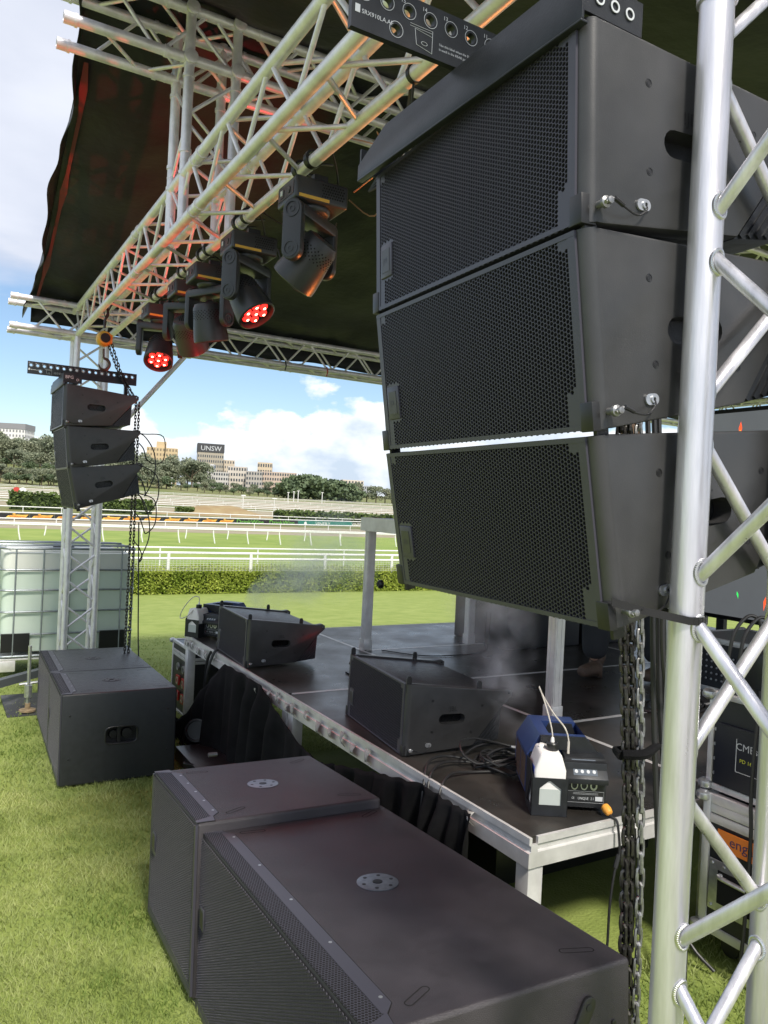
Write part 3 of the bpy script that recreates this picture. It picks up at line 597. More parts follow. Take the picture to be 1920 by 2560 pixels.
# cables beside chains
for i,(dx,c) in enumerate(((0,'black cable loop hanging beside the near hoist chains, left one'),(.02,'black cable hanging down behind the near tower tube'),(.035,'thin black cable hanging at the right of the hoist chains'))):
    mb=MB(); x=1.447+dx*1.1; mb.path([(x,1.30,2.2),(x+.004,1.235,1.5),(x+.008,1.21,1.15),(x+.02+dx,1.19,.85),(x+.05+dx,1.18,.5),(x+.02,1.18,.13)],.0062,8); solo(mb,'cable',M_rub,c,'cable')
mb=MB(); mb.path([(1.44,1.19,1.45),(1.442,1.185,1.32),(1.455,1.18,1.23),(1.475,1.175,1.20),(1.492,1.17,1.23),(1.488,1.18,1.32),(1.475,1.19,1.5)],.006,8); solo(mb,'cable',M_rub,'short black cable loop tied up below the near speakers','cable')
# zip tie from the bottom speaker round the tower
mb=MB()
def tie():
    c=np.array([.980,.765]); z=1.455; P=[]
    # outer loop: round the tube then out to the speaker corner
    for k in range(15):
        a=-2.3+k*3.6/14; P.append((c[0]+.029*math.cos(a),c[1]+.029*math.sin(a),z))
    P=[(.862,.800,z+.022),(.90,.775,z+.012)]+P+[(.96,.812,z+.015),(.90,.822,z+.024)]
    for i in range(len(P)-1):
        a,b=np.array(P[i]),np.array(P[i+1]); d=nrm(b-a); m=(a+b)/2; s=nrm(np.cross(d,Z_)); mb.obox(m,[d,s,Z_],(np.linalg.norm(b-a)/2+.002,.0012,.0058))
tie(); solo(mb,'cable_tie',mat('black glossy nylon',(.012,.012,.012),.2),'long black cable tie holding the lowest near speaker to the tower','cable tie')
# tape/strap ring on main beam
mb=MB(); mb.ring((1.24,2.06,zb),Y_,.0255,.0285,.016,20); mb.path([(1.24,2.07,zb-.028),(1.255,2.1,zb-.07)],.004,6); solo(mb,'cable_strap',M_black,'black strap ring round the lower tube of the lighting beam','strap')
mb=MB()
for k in range(4): mb.path([(1.26,2.12,zb-.01),(1.30+k*.006,2.22,zb-.10-.02*k),(1.31,2.35,zb-.16-.02*k),(1.33,2.5,zb-.2)],.005,6)
solo(mb,'cable_bundle',M_rub,'bundle of black cables dropping from the beam behind the near speakers','cable')
# ------------------------------------------------------------ moving heads
M_lh=mat('dark moulded plastic',(.028,.030,.034),.38,bump=.05,bs=400,var=.1,vs=10)
M_lens=mat('red led lens',(.5,.01,.01),.15,emit=(1,.02,.015),es=2.2)
M_lensd=mat('faintly glowing red led lens',(.35,.02,.02),.12,emit=(1,.03,.02),es=.35)  # faint glow painted into the lenses of heads that are off
M_lensh=mat('white hot led',(.9,.3,.2),.2,emit=(1,.35,.22),es=9)
def lamp_head(y,pan,tilt,lit,lab,hooks=True):
    """hanging moving head wash light; local z down from clamp. pan about z, tilt of head."""
    x0=1.275; zc=2.935
    t=thing('moving_head_light',lab,'stage light',(x0,y,zc),'moving head lights under the beam')
    o=np.array([x0,y,zc])
    # base box (orthogonal to beam)
    B=MB(); w,d,h=.115,.095,.088
    B.box((x0-w,y-d,zc-.055-h*1.05),(x0+w,y+d,zc-.055)); base=B.build('base',M_lh,t,bevel=.012,bseg=3)
    P=MB(); P.box((x0-w-.002,y-d+.02,zc-.125),(x0-w+.001,y+d-.02,zc-.075)); P.build('end_panel',M_black,base)
    P=MB(); P.lathe((x0-w-.001,y-.03,zc-.10),(-1,0,0),[(.014,0),(.014,.004)],12); P.box((x0-w-.004,y+.02,zc-.115),(x0-w-.001,y+.055,zc-.085)); P.build('socket',M_lh,base)
    P=MB(); P.box((x0-w-.0055,y+.03,zc-.105),(x0-w-.004,y+.05,zc-.085)); P.build('display',M_print,base)
    P=MB(); P.box((x0-w+.015,y-d-.0015,zc-.140),(x0+.03,y-d+.001,zc-.128)); P.build('warning_label',mat('orange label',(.60,.36,.06),.6) if 'orange label' not in bpy.data.materials else bpy.data.materials['orange label'],base)
    V=MB()
    for i in range(9):
        for j in range(5): V.lathe((x0-.0+i*.011+(j%2)*.005,y-d-.0003,zc-.075-j*.011),(0,-1,0),[(.0036,0),(.0036,.0012)],6)
    V.build('vent_holes',M_dark,base)
    # clamps
    K=MB()
    for s in(-.06,.06):
        K.box((x0-.03,y+s-.015,zc-.06),(x0+.03,y+s+.015,zc-.03)); K.ring((1.24,y+s-.015,zc+.03),Y_,.0255,.036,.03,16); K.tube((1.275,y+s,zc+.02),(1.33,y+s,zc+.03),.005,6)
    build_each(K,'clamp',M_blackm,t,tol=.06)
    # yoke
    cp,sp_=math.cos(pan),math.sin(pan); ax=np.array([cp,sp_,0]); bx=np.array([-sp_,cp,0])   # ax: along yoke arms axis
    top=zc-.055-h*1.05; Yk=MB(); Yk.lathe((x0,y,top),(0,0,-1),[(.075,0),(.070,.018),(.06,.026)],24)
    Yk.obox(o+[0,0,top-.045-zc],[ax,bx,Z_],(.135,.045,.022))
    for s in(-1,1):
        prof=[]; 
        for k in range(13): a=math.pi*k/12; prof.append((.043*math.cos(a),.0+.043*math.sin(a)))
        for k in range(13): a=math.pi+math.pi*k/12; prof.append((.043*math.cos(a),-.155+.043*math.sin(a)))
        Yk.prism(prof,np.array([x0,y,top-.045])+ax*s*.118-ax*.0,bx,Z_,ax*s*.034)
    yk=Yk.build('yoke',M_lh,t,bevel=.006)
    Q=MB()
    for s in(-1,1):
        for dz in(0,-.155): Q.ring(np.array([x0,y,top-.045+dz])+ax*s*.152,ax*s,.026,.033,.003,22); Q.ring(np.array([x0,y,top-.045+dz])+ax*s*.152,ax*s,.008,.013,.002,16)
    build_each(Q,'yoke_trim',M_lh,yk,tol=.012)
    # head: lathe along direction
    piv=np.array([x0,y,top-.045-.150]); dn=bx*math.sin(tilt)-Z_*math.cos(tilt)
    Hd=MB(); Hd.lathe(piv-dn*.085,dn,[(.040,-.012),(.066,-.004),(.078,.02),(.083,.07),(.090,.12),(.096,.175),(.096,.20),(.088,.205),(.086,.178),(.0,.176)],32)
    hd=Hd.build('head',M_lh,t,angle=30)
    V=MB(); u,w2,_=basis(dn)
    for j in range(6):
        for i in range(26):
            a=2*math.pi*(i+.5*(j%2))/26; c=piv-dn*.085+dn*(.035+j*.009); rr=.0795+j*.0008; rd=u*math.cos(a)+w2*math.sin(a); V.lathe(c+rd*(rr-.002),rd,[(.0034,0),(.0034,.003)],5)
    for i in range(7):
        for j in range(7):
            a,b=(i-3)*.012+(j%2)*.006,(j-3)*.0105
            if a*a+b*b<.036**2: V.lathe(piv-dn*.0965+u*a+w2*b,-dn,[(.0042,0),(.0042,.002)],5)
    build_each(V,'vent_holes',M_dark,hd,tol=.5)
    fc=piv+dn*.094
    for k in range(7):
        rr,a=(0,0) if k==0 else (.050,k*math.pi/3+.3)
        c=fc+(u*math.cos(a)+w2*math.sin(a))*rr; q=MB(); q.lathe(c,dn,[(.021,0),(.020,.006),(.012,.012),(.0,.014)],16); q.build('lens',M_lens if lit else M_lensd,hd)
        if lit: q=MB(); q.lathe(c+dn*.0135,dn,[(.0075,0),(.004,.003)],8); q.build('led',M_lensh,hd)
    if lit:
        l=bpy.data.lights.new('lamp_beam','SPOT'); l.energy=12; l.color=(1,.05,.03); l.spot_size=R_(70); l.spot_blend=.6; l.shadow_soft_size=.05; lo=bpy.data.objects.new('lamp_beam',l); C.objects.link(lo); lo.location=Vector(piv+dn*.135); lo.rotation_euler=Vector(-dn).to_track_quat('Z','Y').to_euler()
    return t
lamp_head(5.30,-.35,-.62,True,'farthest moving head light facing the camera with seven glowing red lenses')
lamp_head(4.62,-.75,.75,False,'second farthest moving head light with its round vented back toward the camera')
lamp_head(4.22,-1.1,.25,False,'third moving head light, half hidden behind the lit one in the middle')
lamp_head(3.62,.62,-.62,True,'middle moving head light tilted down with red lenses seen at an angle')
lamp_head(2.88,.62,.72,False,'nearest moving head light hanging by itself beside the near speakers, lens turned away')
# light cables
for i in range(12):
    y=2.7+i*.26; mb=MB(); mb.path([(1.26,y,2.97),(1.31,y+.05,2.93-.03*(i%3)),(1.36,y+.13,2.88-.05*(i%2)),(1.33,y+.2,2.92),(1.27,y+.26,2.975)],.0045,6); solo(mb,'cable',M_rub,'short black cable swag along the underside of the lighting beam','cable','cable swags under the lighting beam')
mb=MB(); mb.path([(1.45,2.86,2.90),(1.50,2.7,2.96),(1.46,2.6,2.98),(1.3,2.62,2.99)],.003,6); mb.path([(1.45,2.9,2.88),(1.52,2.8,2.80),(1.50,2.62,2.9),(1.35,2.5,2.98)],.003,6); solo(mb,'safety_wire',mat('safety wire',(.5,.35,.25),.4,.8),'thin safety wire loop above the nearest moving head light','safety wire')
mb=MB(); mb.path([(1.43,2.97,2.80),(1.42,3.1,2.62),(1.40,3.2,2.55),(1.38,3.35,2.63),(1.36,3.45,2.8)],.004,6); solo(mb,'cable',M_rub,'black cable drooping between the two nearest moving head lights','cable')
# ------------------------------------------------------------ far hoist
t=thing('chain_hoist','small yellow manual chain hoist hanging from the beam over the far speakers','hoist',(1.06,5.98,2.9))
M_yel=mat('yellow hoist paint',(.62,.34,.04),.4,var=.2,vs=20)
mb=MB(); mb.lathe((1.03,5.98,2.74),(0,-1,0),[(.045,-.045),(.056,-.025),(.056,.025),(.045,.045)],20); mb.box((.985,5.95,2.705),(1.085,6.01,2.775)); mb.build('housing',M_yel,t,bevel=.006)
mb=MB(); mb.ring((1.03,5.93,2.74),(0,-1,0),.0,.034,.012,18); mb.build('brake_cover',M_blackm,t)
mb=MB(); mb.path([(1.03,5.98,2.82),(1.03,5.98,2.88),(1.05,5.98,2.92),(1.04,5.98,2.98)],.009,8); mb.path([(1.0,5.98,3.02),(1.03,5.98,2.9),(1.08,5.98,3.02)],.008,8); mb.build('top_hook',M_blackm,t)
mb=MB(); mb.path([(1.03,5.98,2.67),(1.032,5.98,2.60)],.008,8); mb.path([(1.032,5.98,2.60),(1.065,5.98,2.585),(1.075,5.98,2.55),(1.05,5.98,2.515),(1.015,5.98,2.52),(1.0,5.98,2.55)],[.009,.011,.012,.012,.009,.004],8); mb.build('load_hook',mat('dark hook',(.10,.07,.05),.5,.6),t)
for i,(pts) in enumerate([[(1.06,5.97,2.70),(1.13,5.96,2.52),(1.21,5.93,2.36),(1.245,5.9,2.30)],[(1.262,5.90,2.30),(1.266,5.90,1.4),(1.262,5.9,.0)],[(1.08,5.97,2.72),(1.15,5.96,2.52),(1.23,5.93,2.37),(1.262,5.9,2.31)],[(1.285,5.90,2.28),(1.291,5.90,1.3),(1.290,5.9,.0)]]):
    mb=MB(); chain_mb(mb,pts,pitch=.024,r=.0036,w=.012,n=5); solo(mb,'chain',M_chain,['left chain slanting from the yellow hoist to the top far speaker','left hoist chain fall behind the far hanging speakers','right chain slanting from the yellow hoist to the top far speaker','right hoist chain fall behind the far hanging speakers'][i],'chain')
for i in range(5):
    mb=MB(); z0=[2.05,2.04,1.82,1.62,1.60][i]; zz=[1.85,1.62,1.5,1.35,1.15][i]; x1=[1.40,1.34,1.37,1.36,1.32][i]
    mb.path([(1.20,5.70,z0),(1.27,5.64,z0-.01),(x1,5.6,(z0+zz)/2+.08),(x1+.01,5.6,(z0+zz)/2-.08),(x1-.05,5.6,zz-.02),(1.29,5.6,zz+.01),(1.26,5.58,zz+.08),(1.23,5.6,zz+.12)],.0042,6); solo(mb,'cable',M_rub,'%s black cable loop hanging at the back of the far speakers'%['topmost and widest','long narrow','middle','lower short','lowest thin'][i],'cable')
mb=MB(); mb.path([(1.30,5.80,1.4),(1.32,5.80,.9),(1.34,5.78,.4),(1.38,5.7,.0)],.005,6); solo(mb,'cable',M_rub,'thin black cable running down beside the far hoist chains to the grass','cable')
# ------------------------------------------------------------ perforated steel
def hexfield(mb,w,h,inside,mp,s=.0040,hole=.86,thick=.0012,solid=True,ka=1.2):
    """flat-top hex lattice over w x h; mp(a,b,t) -> 3D (t = depth below the face); inside(a,b) -> perforated?"""
    cs=[(ka*math.cos(k*math.pi/3),math.sin(k*math.pi/3)) for k in range(6)]
    V=[];F=[];n=0; ny=int(h/(s*1.7320508))+1; nx=int(w/(1.5*s*ka))+1
    for i in range(nx):
        for j in range(ny):
            a=s*ka+i*1.5*s*ka; b=s*.9+(j+.5*(i%2))*1.7320508*s
            if a>w-s*.3 or b>h-s*.3: continue
            if inside(a,b):
                for k in cs: V.append(mp(a+k[0]*s,b+k[1]*s,0))
                for k in cs: V.append(mp(a+k[0]*s*hole,b+k[1]*s*hole,0))
                for k in cs: V.append(mp(a+k[0]*s*hole*.96,b+k[1]*s*hole*.96,thick))
                for k in range(6):
                    q=(k+1)%6; F.append((n+k,n+q,n+6+q,n+6+k)); F.append((n+6+k,n+6+q,n+12+q,n+12+k))
                n+=18
            elif solid:
                for k in cs: V.append(mp(a+k[0]*s,b+k[1]*s,0))
                F.append(tuple(n+k for k in range(6))); n+=6
    mb.add(V,F)
def cutmesh(o,cmb,local=True):
    c=cmb.build('cutter',M_dark,None,smooth=False,fixn=True); c.parent=o if local else None; md=o.modifiers.new('b','BOOLEAN'); md.operation='DIFFERENCE'; md.object=c; md.solver='EXACT'
    bpy.context.view_layer.update(); dg=bpy.context.evaluated_depsgraph_get(); me=bpy.data.meshes.new_from_object(o.evaluated_get(dg)); o.modifiers.clear(); o.data=me
    me.polygons.foreach_set('use_smooth',[True]*len(me.polygons)); me.set_sharp_from_angle(angle=R_(35)); bpy.data.objects.remove(c)
def pill(cx,cz,hl,r,n=8): return [(cx+hl+r*math.cos(a),cz+r*math.sin(a)) for a in np.linspace(-math.pi/2,math.pi/2,n)]+[(cx-hl+r*math.cos(a),cz+r*math.sin(a)) for a in np.linspace(math.pi/2,1.5*math.pi,n)]
# ------------------------------------------------------------ line array cabinet
CW,CH=.66,.2865
def make_cab():
    t=thing('line_array_speaker','x','speaker',(0,0,0))
    mb=MB(); mb.prism([(.014,-.006),(.46,-.046),(.452,-.243),(.014,-.281)],(0,.034,0),(1,0,0),(0,0,1),(0,CW-.068,0)); mb.build('cabinet',M_cab,t,bevel=.004,local=True)
    prof=[(.0,0),(.03,.0),(.44,-.036),(.478,-.030),(.497,-.040),(.497,-.062),(.452,-.102),(.318,-.262),(.03,-.286),(0,-.286)]
    for side in(0,1):
        mb=MB(); mb.prism(prof,(0,0 if side==0 else CW,0),(1,0,0),(0,0,1),(0,.036 if side==0 else -.036,0))
        o=mb.build('side_panel',M_cabside,t,local=True,fixn=True); me=o.data; bm=bmesh.new(); bm.from_mesh(me)
        yo=0 if side==0 else CW
        e1=[e for e in bm.edges if all(abs(v.co.y-yo)<1e-5 for v in e.verts) and all(v.co.x<1e-5 for v in e.verts)]
        e2=[e for e in bm.edges if e not in e1 and all(abs(v.co.y-yo)<1e-5 for v in e.verts)]
        bmesh.ops.bevel(bm,geom=e1,offset=.021,segments=6,profile=.5,affect='EDGES')
        e2=[e for e in bm.edges if len(e.link_faces)==2 and all(abs(v.co.y-yo)<1e-5 for v in e.verts) and e.calc_face_angle(0)>.8]
        bmesh.ops.bevel(bm,geom=e2,offset=.004,segments=2,profile=.5,affect='EDGES'); bm.to_mesh(me); bm.free()
        c=MB(); c.prism(pill(.212,-.146,.040,.021),(0,-.02 if side==0 else CW-.06,0),(1,0,0),(0,0,1),(0,.08,0)); c.lathe((.482,-.1,-.046),(0,1,0),[(.006,0),(.006,1.0)],12); cutmesh(o,c)
        mb=MB(); s=1 if side==0 else -1; mb.prism(pill(.212,-.146,.042,.023),(0,yo+s*.034,0),(1,0,0),(0,0,1),(0,s*.002,0)); mb.build('handle_cup',M_dark,o,local=True)
        mb=MB()
        for cx,cz in((.118,-.068),(.122,-.196),(.352,-.095),(.305,-.205)): mb.ring((cx,yo+s*.0006,cz),(0,-s,0),.0048,.0062,.0012,16); mb.lathe((cx,yo+s*.001,cz),(0,-s,0),[(.0038,0),(.0038,.0015)],12)
        build_each(mb,'screw',M_black,o,local=True)
        mb=MB(); d=nrm((.318-.452,-.262+.102)); nn=np.array([-d[1],d[0]]); nn=nn if nn[0]>0 else -nn
        a0=np.array([.452,-.104]); b0=np.array([.318,-.262])
        for k in range(7):
            f=.004+.0140*k
            def hit(p,q,off):
                o_=a0+nn*off; r_=np.array(q)-np.array(p); Mx=np.array([[d[0],-r_[0]],[d[1],-r_[1]]]); tt=np.linalg.solve(Mx,np.array(p)-o_); return o_+d*tt[0]
            e1_=((.451,-.104),(.445,-.246)); e2_=((.318,-.262),(.445,-.246)); a=hit(*e1_,f+.0085); b=hit(*e2_,f+.0085)
            if (b-a)@d<.01: continue
            a=a-nn*.0085; b=b-nn*.0085
            mb.prism([tuple(a),tuple(b),tuple(b+nn*.0085),tuple(a+nn*.0085)],(0,yo+s*.008,0),(1,0,0),(0,0,1),(0,s*.028,0))
        mb.prism([(.452,-.106),(.446,-.246),(.322,-.262)],(0,yo+s*.012,0),(1,0,0),(0,0,1),(0,s*.025,0)); mb.build('heat_sink',M_blackm,t,local=True)
        if side==0:
            mb=MB(); mb.text('!JBL',.027,(.212,-.0006,-.112),(1,0,0),(0,0,1)); mb.build('embossed_lettering',M_black,o,local=True)
    # grille
    mb=MB(); y0,y1=.020,CW-.020; gw=y1-y0
    def inside(a,b):
        ok=.010<a<gw-.016 and .003<b<CH-.004
        for A in(a,gw-a):
            if A<.034 and (b>CH-.055 or b<.022): ok=False
            if A<.026 and (b>CH-.066): ok=False
        if gw-.075<a<gw-.018 and .150<b<.232: ok=False
        return ok
    hexfield(mb,gw,CH,inside,lambda a,b,t:(-.003+t*2,y0+a,-b))
    for(a,b) in((0,.0075),(CH-.0075,CH)): mb.box((-.0042,y0,-b),(.012,y1,-a))
    for(a,b) in((y0,y0+.016),(y1-.016,y1)): mb.box((-.0040,a,-CH+.0078),(.012,b,-.0078))
    g=mb.build('grille',M_grille,t,local=True,angle=25)
    mb=MB(); mb.box((.0095,y0+.004,-CH+.004),(.0135,y1-.004,-.004)); mb.build('dark_backing',M_dark,t,local=True)
    mb=MB(); yc,zc=y1-.047,-.191; mb.box((-.0065,yc-.024,zc-.034),(-.002,yc+.024,zc+.034)); b=mb.build('badge',M_grille,t,local=True,bevel=.002)
    mb=MB(); mb.box((-.0075,yc-.0155,zc-.0235),(-.006,yc+.0155,zc+.0235)); b2=mb.build('badge_plate',M_cabside,b,local=True)
    mb=MB(); mb.text('JBL',.0155,(-.0079,yc,zc-.005),(0,-1,0),(0,0,1)); mb.build('lettering',M_grille,b,local=True)
    # rigging at front bottom corners
    for yo,s in((0,1),(CW,-1)):
        mb=MB(); mb.box((-.0055,yo+(.004 if s>0 else -.030),-.289),(.022,yo+(.030 if s>0 else -.004),-.246)); mb.box((.006,yo+(.010 if s>0 else -.018),-.306),(.030,yo+(.018 if s>0 else -.010),-.24)); mb.build('rigging_link',M_black,t,local=True,bevel=.0015)
        mb=MB(); mb.lathe((.022,yo,-.262),(0,-s,0),[(.0055,-.01),(.0055,.010),(.0085,.012),(.0085,.017),(.005,.019),(.005,.026),(.002,.027)],14); mb.tube((.016,yo-s*.021,-.265),(.030,yo-s*.021,-.258),.0028,8); p=mb.build('locking_pin',M_pin,t,local=True)
        mb=MB(); mb.path([(.030,yo-s*.024,-.258),(.055,yo-s*.022,-.268),(.085,yo-s*.014,-.270),(.108,yo-s*.008,-.258),(.112,yo-s*.003,-.247)],.0016,6); mb.path([(.030,yo-s*.024,-.258),(.048,yo-s*.023,-.265)],.0035,8); mb.build('lanyard',M_black,p,local=True)
        mb=MB(); mb.prism(pill(.108,-.248,.005,.0085),(0,yo-s*.0035,0),(1,0,0),(0,0,1),(0,s*.003,0)); mb.ring((.110,yo-s*.0036,-.248),(0,-s,0),.003,.006,.002,12); mb.build('lanyard_plate',M_steel,p,local=True)
    return t
CAB=make_cab(); cab_used=[0]
def place_cab(o,tilt,yaw,label,group,name=None):
    t=CAB if not cab_used[0] else copytree(CAB); cab_used[0]=1
    t.location=Vector(o); t.rotation_euler=(Matrix.Rotation(R_(yaw),4,'Z')@Matrix.Rotation(-R_(tilt),4,'Y')).to_euler(); t['_o']=[float(k) for k in o]; tag(t,label,'speaker',group); return t
gn='near column of hanging speakers'; gf='far column of hanging speakers'
place_cab((.761,.806,2.304),3.2,-2.5,'topmost cabinet of the near hanging speaker column, right under the steel frame',gn)
place_cab((.777,.806,2.010),8.5,-2.5,'middle cabinet of the near hanging speaker column',gn)
place_cab((.818,.806,1.717),11.0,-2.5,'lowest cabinet of the near hanging speaker column, tied to the tower',gn)
place_cab((.731,5.65,2.339),0.3,0,'topmost cabinet of the far hanging speaker column',gf)
place_cab((.751,5.65,2.050),5.8,0,'middle cabinet of the far hanging speaker column',gf)
place_cab((.779,5.65,1.765),11.8,0,'lowest cabinet of the far hanging speaker column',gf)
def tabs(t):
    for (x,y,tw) in((.012,.012,.0),(.012,CW-.02,0),(.34,.01,0),(.34,CW-.02,0)):
        mb=MB(); mb.prism([(x-.011,-.03),(x+.011,-.03),(x+.011,.028),(x+.006,.038),(x-.006,.038),(x-.011,.028)],(0,y,-.005-.08*x),(1,0,0),(0,0,1),(0,.006,0)); mb.build('rigging_tab',M_black,t,local=True)
w1=place_cab((1.667,2.600,.6+.2905),-1.0,-7,'nearer black speaker lying on the stage edge beside the heap of cables','speakers standing on the stage edge'); tabs(w1)
w2=place_cab((1.640,4.345,.6+.2905),-1.0,-3,'farther black speaker on the stage edge beside the second smoke machine','speakers standing on the stage edge'); tabs(w2)
# array frames
def array_frame(x,y0,z,lab,lab2,near):
    t=thing('array_frame',lab,'rigging frame',(x,y0,z),'steel frames above the speaker columns'); mb=MB()
    # front angle along the cabinet
    poly=[(0,-.012),(CW,-.012),(CW,.018),(CW-.11,.062),(.02,.062),(0,.05)]
    mb.prism(poly,(x-.011,y0,z),(0,1,0),(0,0,1),(.005,0,0)); mb.prism([(0,0),(.014,0),(.014,.004),(0,.004)],(x-.012,y0,z-.016),(1,0,0),(0,0,1),(0,CW,0)); mb.build('front_angle',M_blackm,t,bevel=.0015)
    mb=MB()
    for yy in(y0+.002,y0+CW-.008): mb.box((x-.008,yy,z+.002),(x+.11,yy+.006,z+.052))
    mb.box((x+.06,y0+.01,z+.004),(x+.09,y0+CW-.01,z+.034)); sp=mb.build('side_bracket',M_blackm,t)
    mb=MB()
    for i in range(3): mb.ring((x+.022+i*.03,y0+.0005,z+.026),(0,-1,0),.006,.0088,.001,18)
    build_each(mb,'hole_ring',M_print,sp)
    # extension bar
    b=thing('perforated_bar',lab2,'rigging bar',(x+.1,y0+.33,z+.1),'perforated steel bars above the speaker columns'); yb=y0+.33; x0,x1=x-.205,x+.545; zb0=z+.078; hb=.088
    mb=MB(); mb.box((x0,yb,zb0),(x1,yb+.012,zb0+hb)); o=mb.build('bar',M_blackm,b,fixn=True)
    c=MB(); hs=[(x0+.022+i*.0435,zb0+hb*.70) for i in range(17)]+[(x0+.085,zb0+hb*.26)]
    for hx,hz in hs: c.lathe((hx,yb-.05,hz),(0,1,0),[(.0095,0),(.0095,.12)],18)
    cutmesh(o,c,local=False)
    mb=MB()
    for i,(hx,hz) in enumerate(hs):
        mb.ring((hx,yb-.0006,hz),(0,-1,0),.0128,.0136,.0004,22)
        if i<17: mb.text(str(17-i),.010,(hx-.013,yb-.0008,hz+.011),(1,0,0),(0,0,1))
    mb.text('SRX910LA.AF',.0105,(x0+.018,yb-.0008,zb0+hb*.30),(1,0,0),(0,0,1),cx=False); mb.box((x0+.006,yb-.001,zb0+hb*.29),(x0+.015,yb-.0002,zb0+hb*.44))
    mb.text('Use this label when the Extension Bar',.0062,(x0+.172,yb-.0008,zb0+.025),(1,0,0),(0,0,1),cx=False); mb.text('is used in the REAR position',.0062,(x0+.172,yb-.0008,zb0+.017),(1,0,0),(0,0,1),cx=False)
    for p,q in(((.112,.040),(.158,.040)),((.112,.044),(.158,.044)),((.158,.044),(.158,.006)),((.158,.006),(.126,.012)),((.126,.012),(.122,.038)),((.122,.038),(.158,.034))): mb.tube((x0+p[0],yb-.0006,zb0+p[1]),(x0+q[0],yb-.0006,zb0+q[1]),.0005,4)
    mb.path([(x0+.142+.006*math.cos(a),yb-.0006,zb0+.018+.003*math.sin(a)) for a in np.linspace(0,6.28,14)],.0005,4)
    mb.build('printed_text',M_print,o)
    mb=MB()
    for s in(.05,.47): mb.box((x+s-.012,yb-.008,z+.0),(x+s+.012,yb+.020,z+.085))
    build_each(mb,'hanger',M_black,b)
    return t
array_frame(.761,.806,2.306,'black steel rigging frame on top of the near speaker column','black perforated steel bar with white printed numbers above the near speakers',True)
array_frame(.731,5.65,2.345,'black steel rigging frame on top of the far speaker column','black perforated bar hanging from the yellow hoist above the far speakers',False)
mb=MB(); mb.box((.722,5.644,2.36),(.795,5.649,2.412)); solo(mb,'name_plate',M_blackm,'small black plate with pale letters on the far speaker frame','plate'); mb=MB(); mb.text('BPG',.030,(.758,5.6432,2.374),(1,0,0),(0,0,1)); o=mb.build('lettering',M_print,bpy.data.objects['name_plate'],local=True); o.data.transform(Matrix.Translation(-bpy.data.objects['name_plate'].location))
mb=MB(); chain_mb(mb,[(1.03,1.14,2.47),(1.04,1.14,2.92)],pitch=.024,r=.0042,w=.013); solo(mb,'chain',M_chain2,'short steel chain above the near speakers holding their bar','chain')
